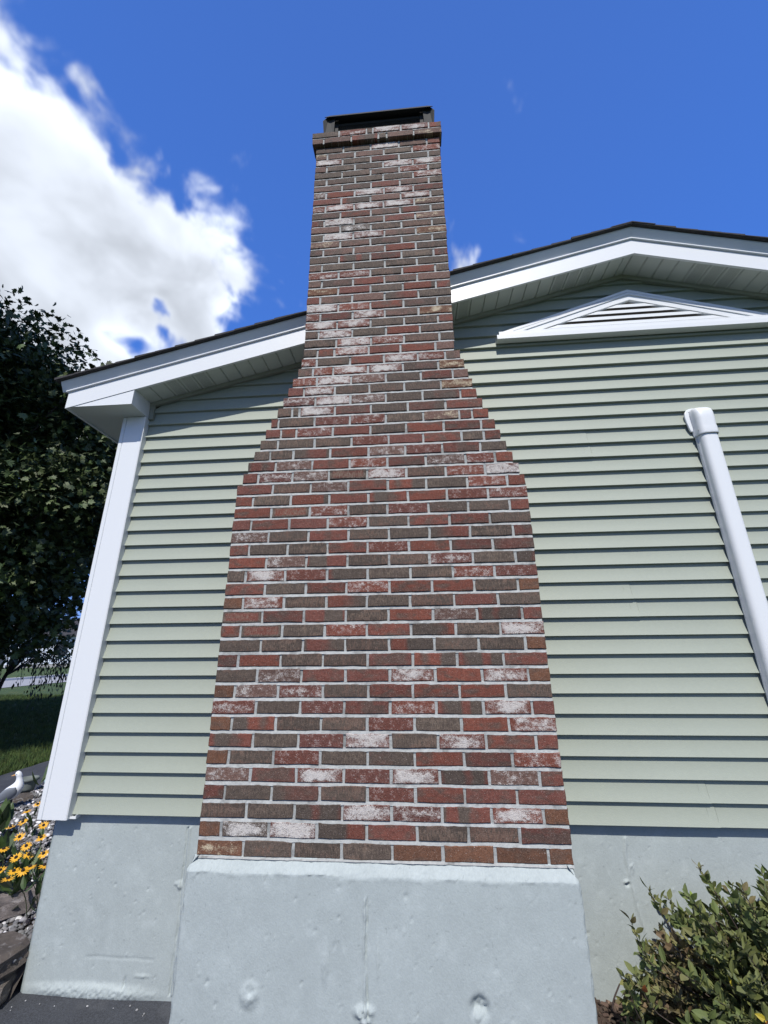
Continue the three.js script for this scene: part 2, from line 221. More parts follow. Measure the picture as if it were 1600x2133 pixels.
// rake trim swept along the roof slope: fascia, bead, crown; then roof deck and shingles
function sweep(prof, x0, x1, close = true) { // prof [[z,h]...] along S(x)
  const b = new Build(), n = prof.length; let acc = 0;
  for (let i = 0; i < (close ? n : n - 1); i++) { const [z0, h0] = prof[i], [z1, h1] = prof[(i + 1) % n], l = Math.hypot(z1 - z0, h1 - h0); b.quad([x0, S(x0) + h0, z0], [x1, S(x1) + h0, z0], [x1, S(x1) + h1, z1], [x0, S(x0) + h1, z1], [x0, acc], [x1, acc], [x1, acc + l], [x0, acc + l]); acc += l; }
  if (close) for (const x of [x0, x1]) for (let i = 1; i + 1 < n; i++) b.tri([x, S(x) + prof[0][1], prof[0][0]], [x, S(x) + prof[i][1], prof[i][0]], [x, S(x) + prof[i + 1][1], prof[i + 1][0]]);
  return b.geo();
}
const EL = -2.247, ER = 5.85;
const OH = 0.2;
const runs = [[EL, -0.435, 0, 0], [0.44, RX, 0, 0], [RX, ER, 0, 0]];
for (const [a, b] of runs) {
  mesh('fascia', sweep([[OH - 0.016, -0.010], [OH, -0.010], [OH, 0.118], [OH - 0.016, 0.118]], a, b), M.white, house);
  mesh('rake_bead', sweep([[OH - 0.01, 0.1185], [OH + 0.010, 0.1185], [OH + 0.013, 0.122], [OH + 0.013, 0.130], [OH + 0.010, 0.1335], [OH - 0.01, 0.1335]], a - (a < -2 ? 0.012 : 0), b), M.white, house);
  mesh('drip_edge', sweep([[OH + 0.002, 0.134], [OH + 0.004, 0.139], [OH + 0.034, 0.190], [OH + 0.036, 0.200], [OH - 0.01, 0.200], [OH - 0.01, 0.134]], a - (a < -2 ? 0.045 : 0), b), M.white, house);
}
// soffit strips across the rake overhang, three of every dozen perforated; grooves between
{
  const strip = (x0, x1) => { const b = new Build(), g = 0.006, zi = -0.012, zo = OH - 0.017; const lo = (x, d) => S(x) + d;
    b.quad([x0 + g, lo(x0 + g, 0), zi], [x1 - g, lo(x1 - g, 0), zi], [x1 - g, lo(x1 - g, 0), zo], [x0 + g, lo(x0 + g, 0), zo], [0, 0], [1, 0], [1, 1], [0, 1]);
    b.quad([x0 - 0.0005, lo(x0, 0.011), zi], [x0 + g, lo(x0 + g, 0), zi], [x0 + g, lo(x0 + g, 0), zo], [x0 - 0.0005, lo(x0, 0.011), zo], [0, 0], [0.01, 0], [0.01, 0.01], [0, 0.01]);
    b.quad([x1 - g, lo(x1 - g, 0), zi], [x1, lo(x1, 0.011), zi], [x1, lo(x1, 0.011), zo], [x1 - g, lo(x1 - g, 0), zo], [0, 0], [0.01, 0], [0.01, 0.01], [0, 0.01]); return b.geo(); };
  const w = 0.1005; let n = 0;
  for (let x = -1.768; x < RX - 0.01; x += w, n++) { if (x + w > -0.43 && x < 0.43) continue; mesh('soffit_panel', strip(x, Math.min(RX, x + w)), [2, 3, 4, 12, 13, 22, 23, 30, 31, 32].includes(n) ? M.perforated : M.soffit, house); }
  n = 0; for (let x = RX; x < ER - 0.5; x += w, n++) mesh('soffit_panel', strip(x, x + w), n % 10 > 3 && n % 10 < 7 ? M.perforated : M.soffit, house);
  for (const [a, b] of [[-1.768, -0.435], [0.44, RX], [RX, 5.3]]) mesh('soffit_channel', sweep([[-0.012, -0.030], [0.012, -0.030], [0.016, -0.002], [-0.012, -0.002]], a, b), M.channel, house);
  mesh('soffit_channel', new Build().box(-1.756, -1.722, 3.262, 3.40, -0.010, 0.010).geo(), M.channel, house);
}
// boxed eave return at the corner
{
  const yb = 3.274, x1 = -1.758, zf = OH - 0.004, yt = S(x1) - 0.012;
  const f = new Build(); f.tri([EL + 0.045, yb, zf], [x1, yb, zf], [x1, yt, zf]); f.quad([x1, yb, zf], [x1, yb, -0.02], [x1, yt + 0.01, -0.02], [x1, yt + 0.01, zf], [0, 0], [0.22, 0], [0.22, 0.12], [0, 0.12]); mesh('eave_return', f.geo(), M.white, house);
  const b = new Build(); b.quad([EL + 0.01, yb, OH - 0.001], [x1, yb, zf], [x1, yb, 0], [EL + 0.01, yb, 0]); b.quad([EL + 0.01, yb + 0.006, 0], [-1.9, yb + 0.006, 0], [-1.9, yb + 0.006, BACK], [EL + 0.01, yb + 0.006, BACK]); mesh('eave_soffit', b.geo(), M.soffit, house);
  const e = new Build(); e.box(EL - 0.006, EL + 0.012, yb - 0.006, yb + 0.13, BACK, OH - 0.018); mesh('eave_fascia', e.geo(), M.white, house);
}
// roof deck and shingle courses
{
  const d = new Build(); for (const [a, b, z] of [[EL - 0.05, -0.46, 0.18], [-0.46, 0.46, -0.05], [0.46, RX, 0.18], [RX, ER + 0.05, 0.18]]) { d.quad([a, S(a) + 0.199, z], [b, S(b) + 0.199, z], [b, S(b) + 0.199, BACK - 0.3], [a, S(a) + 0.199, BACK - 0.3]); d.quad([a, S(a) + 0.15, z], [b, S(b) + 0.15, z], [b, S(b) + 0.15, BACK - 0.3], [a, S(a) + 0.15, BACK - 0.3]); }
  mesh('roof_deck', d.geo(), mat([0.2, 0.16, 0.12]), house);
  const r = rng(31), ex = 0.142;
  const course = (xa, xb, z0) => { // xa lower end, xb upper end (plan)
    const b = new Build(), H = 0.202, zb = BACK - 0.3, lo = S(xa) + H, hi = S(xb) + H, t = 0.016 + r() * 0.004;
    b.quad([xa, lo + t, z0], [xb, hi + 0.004, z0], [xb, hi + 0.004, zb], [xa, lo + t, zb], [0, z0], [0.28, z0], [0.28, zb], [0, zb]);
    b.quad([xa, lo + 0.002, z0], [xa, lo + t, z0], [xa, lo + t, zb], [xa, lo + 0.002, zb], [0, z0], [0.01, z0], [0.01, zb], [0, zb]);
    b.quad([xa, lo + 0.002, z0], [xb, hi, z0], [xb, hi + 0.004, z0], [xa, lo + t, z0], [0, 0], [0.28, 0], [0.28, 0.01], [0, 0.02]);
    b.quad([xa, lo + 0.002, z0], [xb, hi, z0], [xb, hi, zb], [xa, lo + 0.002, zb], [0, z0], [0.28, z0], [0.28, zb], [0, zb]); return b.geo(); };
  for (let i = 0, x = EL - 0.075; x < RX - 0.02; x += ex, i++) { const xb = Math.min(RX, x + 0.29), hit = xb > -0.44 && x < 0.44; mesh('shingle_course', course(x, xb, hit ? -0.04 : OH + 0.062 + (r() - 0.5) * 0.010), M.shingle, house);
    if (hit) { if (x < -0.45) mesh('shingle_course', course(x, -0.45, OH + 0.06), M.shingle, house); if (xb > 0.455) mesh('shingle_course', course(Math.max(0.455, x), xb, OH + 0.06), M.shingle, house); } }
  for (let x = ER + 0.075; x > RX + 0.02; x -= ex) mesh('shingle_course', course(x, Math.max(RX, x - 0.29), OH + 0.062 + (r() - 0.5) * 0.010), M.shingle, house);
  for (let i = 0; i < 28; i++) { const z0 = OH + 0.066 - i * 0.30, b = new Build(), zz = z0 - 0.31, y = RY + 0.208; // bent ridge caps
    b.quad([RX - 0.15, S(RX - 0.15) + 0.219, z0], [RX, y + 0.010, z0], [RX, y + 0.002, zz], [RX - 0.15, S(RX - 0.15) + 0.215, zz]); b.quad([RX, y + 0.010, z0], [RX + 0.15, S(RX + 0.15) + 0.219, z0], [RX + 0.15, S(RX + 0.15) + 0.215, zz], [RX, y + 0.002, zz]);
    b.quad([RX - 0.15, S(RX - 0.15) + 0.212, z0], [RX, y, z0], [RX, y + 0.010, z0], [RX - 0.15, S(RX - 0.15) + 0.219, z0]); b.quad([RX, y, z0], [RX + 0.15, S(RX + 0.15) + 0.212, z0], [RX + 0.15, S(RX + 0.15) + 0.219, z0], [RX, y + 0.010, z0]);
    mesh('ridge_cap', b.geo(), M.shingle, house); }
}
// triangular louvred vent on the gable
{
  const v = thing('gable_vent', 'white triangular louvred gable vent under the roof peak', 'vent', [RX, 3.75, 0]);
  const W = 0.965, y0 = 0.072, top = 0.392;
  const ring = (k0, k1, z0, z1, name) => { // triangular frame band between inset k0 and k1
    const T = (k) => { const s = top / W; return [[-(W - k * 3.0), y0], [0, top - k * 1.0], [W - k * 3.0, y0]]; };
    const A = T(k0), B = T(k1), b = new Build();
    for (const [i, j] of [[0, 1], [1, 2]]) { b.quad([...A[i], z1], [...A[j], z1], [...B[j], z1], [...B[i], z1]); b.quad([...A[i], z0], [...A[j], z0], [...A[j], z1], [...A[i], z1]); b.quad([...B[i], z0], [...B[j], z0], [...B[j], z1], [...B[i], z1]); }
    mesh(name, b.geo(), M.white, v); };
  ring(0, 0.022, 0, 0.030, 'frame'); ring(0.022, 0.030, 0, 0.024, 'frame'); ring(0.030, 0.050, 0, 0.034, 'frame'); ring(0.050, 0.092, 0, 0.028, 'frame');
  const s = new Build(); s.box(-0.965, 0.965, 0.036, 0.072, 0.002, 0.042); mesh('sill', s.geo(), M.white, v);
  const s2 = new Build(); s2.box(-0.985, 0.985, 0, 0.034, 0.002, 0.056); mesh('sill', s2.geo(), M.white, v);
  const bk = new Build(); bk.tri([-0.70, 0.073, 0.0025], [0.70, 0.073, 0.0025], [0, 0.31, 0.0025]); mesh('screen', bk.geo(), mat([0.16, 0.13, 0.11], 0.9), v);
  const half = (y) => Math.max(0.0, (0.292 - y) / 0.215 * 0.645);
  for (let i = 0; i < 4; i++) { const y = 0.086 + i * 0.049, b = new Build(), w0 = half(y), w1 = half(y + 0.027); if (w1 < 0.03) continue;
    b.quad([-w0, y, 0.0275], [w0, y, 0.0275], [w1, y + 0.027, 0.0265], [-w1, y + 0.027, 0.0265]); b.quad([-w1, y + 0.027, 0.0265], [w1, y + 0.027, 0.0265], [w1, y + 0.046, 0.004], [-w1, y + 0.046, 0.004]); b.quad([-w0, y, 0.0275], [w0, y, 0.0275], [w0, y + 0.004, 0.0225], [-w0, y + 0.004, 0.0225]); b.quad([-w0, y + 0.004, 0.0225], [w0, y + 0.004, 0.0225], [w1, y + 0.040, 0.004], [-w1, y + 0.040, 0.004]); mesh('slat', b.geo(), M.white, v); }
}

// ------------------------------------------------------------------ brick chimney
// brick faces share one atlas; each cell is one brick face of a kind: Red, Dark, Mixed, White-washed, Light speckled, Orange, Yellow-stained, Framed, speckled Star
const KINDS = 'R'.repeat(34) + 'D'.repeat(36) + 'M'.repeat(18) + 'W'.repeat(26) + 'L'.repeat(24) + 'O'.repeat(10) + 'Y'.repeat(12) + 'F'.repeat(6) + 'S'.repeat(14) + 'B'.repeat(28);
const AC = 8, AR = Math.ceil(KINDS.length / AC), AW = 256, AH = 78;
let atlasMap, atlasBump;
{
  const w = AC * AW, h = AR * AH, bump = new Float32Array(w * h);
  const P = KINDS.split('').map((k, i) => { const r = rng(900 + i * 7); return { k, tone: 0.8 + 0.4 * r(), a: r(), b: r(), c: r(), s: 50 * i + 10, hue: r() }; });
  atlasMap = texture(w, h, (x, y) => {
    const ci = Math.floor(x / AW), cj = Math.floor(y / AH), id = cj * AC + ci; if (id >= P.length) return [0.1, 0.05, 0.04];
    const q = P[id], u = (x % AW) / AW, v = (y % AH) / AH, s = q.s;
    const low = f2(u * 4 + s, v * 2.2 + 3, 3), mid = f2(u * 16 + s, v * 6 + 9, 3), streak = n2(u * 62 + s, v * 5 + s), grain = n2(u * 105 + s, v * 33), fine = n2(u * 230 + s, v * 76), spk = n2(u * 128 + s * 3, v * 42 + 7);
    const red = [mix(0.118, 0.160, q.hue), mix(0.043, 0.047, q.hue), mix(0.032, 0.028, q.hue)], dk = [0.076, 0.056, 0.043], or = [0.125, 0.056, 0.030], br = [0.120, 0.068, 0.052];
    let base, white = -0.3, wc = [0.58, 0.555, 0.515], dkmix = 0;
    const cx = Math.abs(2 * u - 1), cy = Math.abs(2 * v - 1);
    switch (q.k) {
      case 'R': dkmix = 0.7 * ss(0.42, 0.78, low + 0.2 * (q.a - 0.5)); base = red; white = q.b < 0.4 ? 0.10 * ss(0.45, 0.8, mid) - 0.04 : -0.08; break;
      case 'B': base = br; dkmix = 0.8 * ss(0.4, 0.75, low + 0.25 * (q.a - 0.5)); white = 0.12 * ss(0.4, 0.75, mid) - 0.02 + 0.1 * (q.b - 0.5); break;
      case 'S': base = red; dkmix = 0.25 * ss(0.5, 0.8, low); white = 0.26 * ss(0.42, 0.7, mid) + 0.02; break;
      case 'D': { const wa = 0.42 * ss(0.45, 0.8, 0.6 * low + 0.4 * streak + 0.3 * (q.b - 0.5)); base = dk.map((e, i) => mix(e, red[i] * 0.9, wa)); break; }
      case 'M': { const band = ss(0.38, 0.62, n2(u * (2.5 + 2.5 * q.a) + s, 0.5) * 0.8 + 0.2 * low); base = red; dkmix = band; white = q.b < 0.5 ? 0.12 * mid : -0.1; break; }
      case 'W': base = q.a < 0.8 ? red : dk; white = 0.16 + 1.15 * (0.6 * low + 0.4 * mid - 0.5) + 0.42 * (1 - Math.pow(Math.max(cx * 0.97, cy), 2.6)) + (q.b - 0.5) * 0.22; break;
      case 'L': base = q.a < 0.75 ? red : br; white = 0.17 + 0.55 * (low - 0.5) + 0.6 * (mid - 0.5) + 0.10 * (1 - cy); break;
      case 'O': base = or; dkmix = 0.45 * ss(0.45, 0.75, low); break;
      case 'Y': base = q.a < 0.5 ? or : br; white = 0.10 + 1.0 * (low - 0.5) + 0.28 * (1 - cy) * (1 - cx * 0.6) + 0.5 * (mid - 0.5); wc = [0.54, 0.46, 0.32]; break;
      case 'F': base = dk; { const inn = ss(0.9, 0.72, cx) * ss(0.8, 0.5, cy + 0.3 * (mid - 0.5)); base = [mix(dk[0], red[0], inn), mix(dk[1], red[1], inn), mix(dk[2], red[2], inn)]; } break;
    }
    let k = q.tone * (0.66 + 0.40 * mid + 0.24 * streak + 0.34 * (grain - 0.5) + 0.40 * (fine - 0.5));
    let c = base.map((e, i) => mix(e, dk[i], dkmix) * k);
    if (q.k === 'D' || q.k === 'F') { const hz = 0.95 * ss(0.36, 0.85, 0.55 * low + 0.45 * streak + 0.2 * (1 - cy) - 0.1) * (0.3 + q.a * 0.8) * (0.3 + 1.2 * fine * grain * 2); const tan = [0.175, 0.135, 0.10]; c = c.map((e, i) => mix(e, tan[i], Math.min(1, hz) * 0.8)); }
    // dusty grains everywhere, lime bloom clinging in rough grains where there is any
    const dust = ss(0.66, 0.9, 0.5 * grain + 0.5 * fine) * (0.25 + 0.35 * mid); c = c.map((e, i) => mix(e, [0.26, 0.22, 0.195][i], dust * 0.55));
    const wm = ss(0.34, 0.78, white + 0.78 * (0.5 * grain + 0.5 * fine - 0.33)); c = c.map((e, i) => mix(e, wc[i] * (0.72 + 0.4 * fine), wm * 0.9));
    if (spk > 0.93 && q.k !== 'D') c = [0.42, 0.38, 0.35]; if (spk > 0.955 && q.k === 'D') c = [0.34, 0.31, 0.28];
    if (n2(u * 150 + s, v * 48 + 91) > 0.92) c = c.map((e) => e * 0.35);
    if (q.k === 'S' && q.c > 2) { const a = (u - 0.3 - q.a * 0.4) * 3.4, b = v - 0.5; if ((a * a + b * b) * (0.7 + 0.6 * mid) < 0.045 + 0.05 * fine) c = [0.46, 0.38, 0.34]; }
    bump[y * w + x] = 0.35 + 0.25 * mid + 0.25 * streak + 0.3 * (grain - 0.5) + 0.2 * (fine - 0.5) + 0.18 * wm;
    return c;
  });
  atlasBump = texture(w, h, (x, y) => bump[y * w + x], false);
}
M.brick = new THREE.MeshStandardMaterial({ map: atlasMap, bumpMap: atlasBump, bumpScale: 0.0035, roughness: 0.92, side: THREE.DoubleSide });
const chimney = thing('brick_chimney', 'tall stepped chimney of mottled red and dark bricks on a grey concrete base', 'chimney');
const br = rng(4242);
const pick = {}; KINDS.split('').forEach((k, i) => (pick[k] ??= []).push(i)); const turn = {};
function brickGeo(w, h, depth, kind) { // front face at z = 0, centred on x and y
  const list = pick[kind]; turn[kind] = (turn[kind] ?? -1) + 1; const id = list[(turn[kind] * 7 + Math.floor(turn[kind] / list.length)) % list.length];
  const ci = id % AC, cj = Math.floor(id / AC), flip = br() < 0.5 ? -1 : 1, off = w < 0.15 ? (br() - 0.5) * (1 - w / 0.195) : 0, span = Math.min(1, w / 0.195);
  const uv = (x, y) => { const u = 0.5 + off + flip * (x / w) * span * 0.96, v = 0.5 + (y / h) * 0.94; return [(ci + Math.min(0.985, Math.max(0.015, u))) / AC, (cj + Math.min(0.97, Math.max(0.03, v))) / AR]; };
  const ring = [[-1, -1], [-0.35, -1], [0.35, -1], [1, -1], [1, 0], [1, 1], [0.35, 1], [-0.35, 1], [-1, 1], [-1, 0]];
  const J = () => (br() - 0.5) * 0.0036, e = 0.0028, A = ring.map(([a, b]) => [a * w / 2 + J(), b * h / 2 + J()]);
  const F = A.map(([x, y]) => [x * (1 - 2 * e / w) , y * (1 - 2 * e / h), (br() - 0.5) * 0.0012]), b = new Build(), n = ring.length;
  for (let i = 0; i < n; i++) { const j = (i + 1) % n; b.tri([0, 0, 0.0004], F[i], F[j], uv(0, 0), uv(...F[i]), uv(...F[j])); b.quad([...A[i], -e], [...A[j], -e], F[j], F[i], uv(...A[i]), uv(...A[j]), uv(...F[j]), uv(...F[i]));
    const side = (p, z) => Math.abs(ring[i][0]) === 1 && ring[i][0] === ring[j][0] ? uv(z * 0.9 * (w / 0.1) * 0.5 + 0.0, p[1]) : uv(p[0], p[1] + z * 0.4); b.quad([...A[i], -depth], [...A[j], -depth], [...A[j], -e], [...A[i], -e], side(A[i], -depth), side(A[j], -depth), side(A[j], -e), side(A[i], -e)); }
  return b.geo();
}
// every course from the bottom: kinds from left to right; joint positions in metres from the chimney's middle
const kinds = ['YDDDOOOO', 'OWWMRDDR', 'DDMWLMWO', 'RDMDSRRR', 'LRWSWMLR', 'ODSDMRRL', 'MDSWDWRR', 'OMDDSDRW', 'LDSRLMWR', 'OLLDRRRD', 'DLRRWRWO', 'RRDDRMMR', 'DDMDMDDO', 'RFDLRMDW', 'FRMDRLMR', 'OWDMDDRD', 'RDRLRRDO', 'DWSMDDLS', 'RLMDDLDM', 'RDDRSRRM', 'LDRDDMDR', 'RRRLDRRD', 'RFLDSMDR', 'RDMRMRSL', 'RDLRMDLR',
  'RLLFWDLW', 'MLRLRLLR', 'DDMRLSRD', 'DDDSRRDR', 'RRLRDRRR', 'RDSLDYRR', 'DDWRDMR', 'LWLDMR', 'RWDDDY', 'LWLDRR', 'RLWWRY', 'LDRWLR', 'DRWRRR', 'DWLDD', 'DWDRD', 'WWDDR', 'LRWRY', 'WLRRD', 'RRRMD', 'YRDMR', 'RRRSR', 'LLDRD', 'RDDDD', 'DMRDM', 'RRRRD', 'YRRDD', 'DWWRY', 'RWDDD', 'MWRRY', 'RRRMD', 'LWWWY', 'RMRWD', 'LRWWR', 'RRRRD', 'DMDDW', 'DDRLD', 'RDDWW', 'WDRDD', 'YRRDL', 'DDWRR', 'RRMDRY', 'DLDWWML'];
const cuts = { 26: [-0.728, -0.644, -0.458, -0.26, -0.056, 0.15, 0.354, 0.556, 0.727], 27: [-0.705, -0.554, -0.353, -0.151, 0.051, 0.254, 0.461, 0.612, 0.702], 28: [-0.677, -0.59, -0.46, -0.258, -0.049, 0.148, 0.344, 0.542, 0.677], 29: [-0.649, -0.552, -0.346, -0.142, 0.06, 0.246, 0.449, 0.566, 0.653],
  30: [-0.625, -0.538, -0.451, -0.247, -0.04, 0.156, 0.358, 0.557, 0.629], 31: [-0.599, -0.557, -0.352, -0.153, 0.046, 0.251, 0.445, 0.515, 0.602], 32: [-0.566, -0.483, -0.442, -0.24, -0.036, 0.168, 0.375, 0.574], 33: [-0.538, -0.353, -0.153, 0.047, 0.252, 0.461, 0.549], 34: [-0.514, -0.423, -0.244, -0.045, 0.152, 0.357, 0.531],
  35: [-0.492, -0.35, -0.151, 0.049, 0.248, 0.426, 0.513], 36: [-0.465, -0.376, -0.257, -0.054, 0.148, 0.348, 0.495], 37: [-0.447, -0.357, -0.16, 0.039, 0.235, 0.391, 0.476], 38: [-0.439, -0.355, -0.254, -0.05, 0.136, 0.339, 0.446], 66: [-0.465, -0.382, -0.18, 0.017, 0.077, 0.271, 0.469], 67: [-0.468, -0.27, -0.07, -0.022, 0.18, 0.38, 0.469] };
function courseCuts(n) {
  if (cuts[n]) return cuts[n]; const j = () => (br() - 0.5) * 0.007, e = () => (br() - 0.5) * 0.005, c = [];
  if (n <= 25) { c.push(-0.756 + e()); for (let k = 1; k <= 7; k++) c.push((k - (n % 2 ? 0 : 0.5)) * 0.2032 - 0.762 + j()); c.push(0.752 + e()); }
  else { c.push(-0.438 + e()); if (n % 2) for (const x of [-0.243, -0.040, 0.161, 0.363]) c.push(x + j()); else for (const x of [-0.353, -0.152, 0.050, 0.254]) c.push(x + j()); c.push(0.452 + e()); }
  return c;
}
{
  const upper = [], sides = [], mortar = new Build(), core = new Build(), J = 0.0118, hB = CH - J;
  const mr = rng(88), mj = (a) => (mr() - 0.5) * a;
  for (let n = 1; n <= 67; n++) {
    const c = courseCuts(n), y0 = BY + (n - 1) * CH, zf = CZ + (n > 65 ? 0.025 : 0), yc = y0 + J / 2 + hB / 2 + 0.001, ks = kinds[n - 1];
    for (let i = 0; i + 1 < c.length; i++) {
      const a = c[i] + (i ? J / 2 : 0), b = c[i + 1] - (i + 2 < c.length ? J / 2 : 0), g = brickGeo(b - a, hB + mj(0.0016), 0.092, n > 34 && 'RS'.includes(ks[i]) && (n * 7 + i * 3) % 10 < (n > 44 ? 7 : 5) ? 'B' : ks[i] ?? 'R');
      const m = new THREE.Matrix4().makeRotationFromEuler(new THREE.Euler(mj(0.012), mj(0.008), mj(0.006))).setPosition((a + b) / 2, yc + mj(0.0014), zf + mj(0.003));
      if (n <= 38) { const o = mesh('brick', g, M.brick, chimney); o.matrix.copy(m); o.matrix.decompose(o.position, o.quaternion, o.scale); } else upper.push(g.applyMatrix4(m));
      if (i) { const x = c[i], z = zf - 0.004 + mj(0.003), w = J / 2 + 0.0008; const yh = n === 66 ? y0 + 0.008 : y0; mortar.quad([x - w, yh, z - 0.001], [x + w, yh, z - 0.001], [x + w, y0 + CH, z + mj(0.002)], [x - w, y0 + CH, z + mj(0.002)]); }
    }
    // bed joint under the course: struck, set back at the top and flush at its foot
    const L = c[0] + 0.002, R = c[c.length - 1] - 0.002, N = Math.ceil((R - L) / 0.018); let prev;
    for (let k = 0; k <= N; k++) {
      const x = mix(L, R, k / N), yb = y0 - J / 2 - 0.0012 + mj(0.0024), yt = y0 + J / 2 + 0.0012 + mj(0.0016), zt = zf - 0.0055 + mj(0.0018), zb = zf - 0.0008 + mj(0.0018);
      const q = [[x, yb - 0.002, zb - 0.004], [x, yb, zb], [x, yt, zt]];
      if (n > 1 && n !== 66 && prev) { mortar.quad(prev[1], q[1], q[2], prev[2]); mortar.quad(prev[0], q[0], q[1], prev[1]); }
      prev = q;
    }
    core.box(c[0] + 0.008, c[c.length - 1] - 0.008, y0 + (n === 66 ? 0.012 : -0.004), y0 + CH - 0.004, -0.03, zf - 0.012);
    if (n === 67) core.box(c[0] + 0.015, c[c.length - 1] - 0.015, y0 + CH - 0.004, y0 + CH + 0.008, -0.03, zf - 0.03);
    // the return faces: bricks running back to the wall
    for (const s of [-1, 1]) { const x = s < 0 ? c[0] : c[c.length - 1]; const seq = n % 2 ? [[0.463, 0.268], [0.257, 0.062], [0.051, -0.02]] : [[0.463, 0.371], [0.36, 0.165], [0.154, -0.02]];
      for (const [za, zb] of seq) { const g = brickGeo(za - zb, hB, 0.05, 'RDMLDRRW'[Math.floor(br() * 8)]); g.rotateY(s * Math.PI / 2); g.translate(x + s * mj(0.002), yc, (za + zb) / 2); sides.push(g); }
      mortar.quad([x - s * 0.005, y0 - J / 2, -0.02], [x - s * 0.005, y0 - J / 2, zf - 0.09], [x - s * 0.005, y0 + CH, zf - 0.09], [x - s * 0.005, y0 + CH, -0.02], [0, y0], [0.5, y0], [0.5, y0 + CH], [0, y0 + CH]); }
  }
  mesh('upper_bricks', mergeGeometries(upper), M.brick, chimney).userData.kind = 'stuff';
  mesh('side_bricks', mergeGeometries(sides), M.brick, chimney).userData.kind = 'stuff';
  mesh('mortar', mortar.geo(), M.mortar, chimney); mesh('mortar_core', core.geo(), M.mortar, chimney);
}
// concrete base of the chimney, with a splayed and rough painted top edge
{
  const X0 = -0.778, X1 = 0.760, Z1 = 0.592, Z0 = -0.05, rc = 0.014, path = [];
  const seg = (x0, z0, x1, z1, nx, nz, n) => { for (let i = 0; i < n; i++) path.push([mix(x0, x1, i / n), mix(z0, z1, i / n), nx, nz]); };
  seg(X0, Z0, X0, Z1 - rc, -1, 0, 60); for (let i = 0; i < 6; i++) { const a = Math.PI - (i / 6) * Math.PI / 2; path.push([X0 + rc + rc * Math.cos(a), Z1 - rc + rc * Math.sin(a), Math.cos(a), Math.sin(a)]); }
  seg(X0 + rc, Z1, X1 - rc, Z1, 0, 1, 330); for (let i = 0; i < 6; i++) { const a = Math.PI / 2 - (i / 6) * Math.PI / 2; path.push([X1 - rc + rc * Math.cos(a), Z1 - rc + rc * Math.sin(a), Math.cos(a), Math.sin(a)]); } seg(X1, Z1 - rc, X1, Z0, 1, 0, 60);
  const feats = [(x, y) => seam(-0.053, 0.0045, 0.007, 0.0, 0.78, 0.010)(x, y) * (0.4 + 1.3 * f2(x * 80, y * 50, 3)), (x, y) => seam(-0.047, 0.0028, -0.010, 0.0, 0.76, 0.010)(x, y) * (0.4 + 1.2 * f2(x * 60 + 5, y * 40, 3)), blob(-0.055, 0.40, 0.035, 0.018, 0.012, 1.6), blob(-0.05, 0.375, 0.02, 0.01, 0.010, 1.5), blob(-0.005, 0.55, 0.004, 0.06, 0.004, 1.5), blob(-0.48, 0.43, 0.032, 0.034, 0.009, 1.2), blob(-0.48, 0.445, 0.016, 0.014, -0.006, 1), blob(0.357, 0.425, 0.030, 0.032, -0.016, 1.2), blob(0.35, 0.405, 0.014, 0.014, 0.012, 1), blob(0.41, 0.34, 0.03, 0.03, 0.004, 1), blob(-0.20, 0.52, 0.012, 0.05, 0.004, 1)];
  const NY = 150, yTop = 0.838, yCh = 0.792;
  const g = grid(path.length - 1, NY, (u, v) => {
    const [x, z, nx, nz] = path[Math.round(u * (path.length - 1))], y = v < 0.9 ? mix(-0.06, yCh, v / 0.9) : mix(yCh, yTop, (v - 0.9) / 0.1);
    const t = x + (Math.abs(nz) < 0.5 ? z * nx : 0), lip = yCh + 0.010 * (f2(t * 9, 4, 3) - 0.5) * 2, kr = (y - lip) / (yTop - lip), k = Math.max(0, kr);
    let d = concreteZ(t * 1.0, y, feats) - 0.036 * Math.min(1, k) * (0.8 + 0.2 * k); if (kr > -0.12 && kr < 0.35) d += 0.006 * (f2(t * 40, y * 40, 3) - 0.4);
    if (v > 0.9) d += 0.004 * (f2(t * 70, y * 70, 3) - 0.5);
    if (Math.abs(nx) > 0.3 && Math.abs(nz) > 0.05) d += 0.012 * (f2(y * 30, nx * 3, 4) - 0.55);
    return [x + nx * d, y, z + nz * d];
  }, (q) => [q[0] + 0.37 * q[2], q[1]]);
  mesh('concrete_base', g, M.concrete, chimney);
  const t = grid(300, 6, (u, v) => { const x = mix(-0.757, 0.752, u); const e = 0.006 * (f2(x * 30, 5, 3) - 0.5); return [x, 0.831 + 0.006 * v + e * v, mix(Z1 - 0.022, 0.555, v) + 0.006 * (f2(x * 40, v * 3, 3) - 0.5)]; }); mesh('mortar_bed', t, M.mortar, chimney);
}
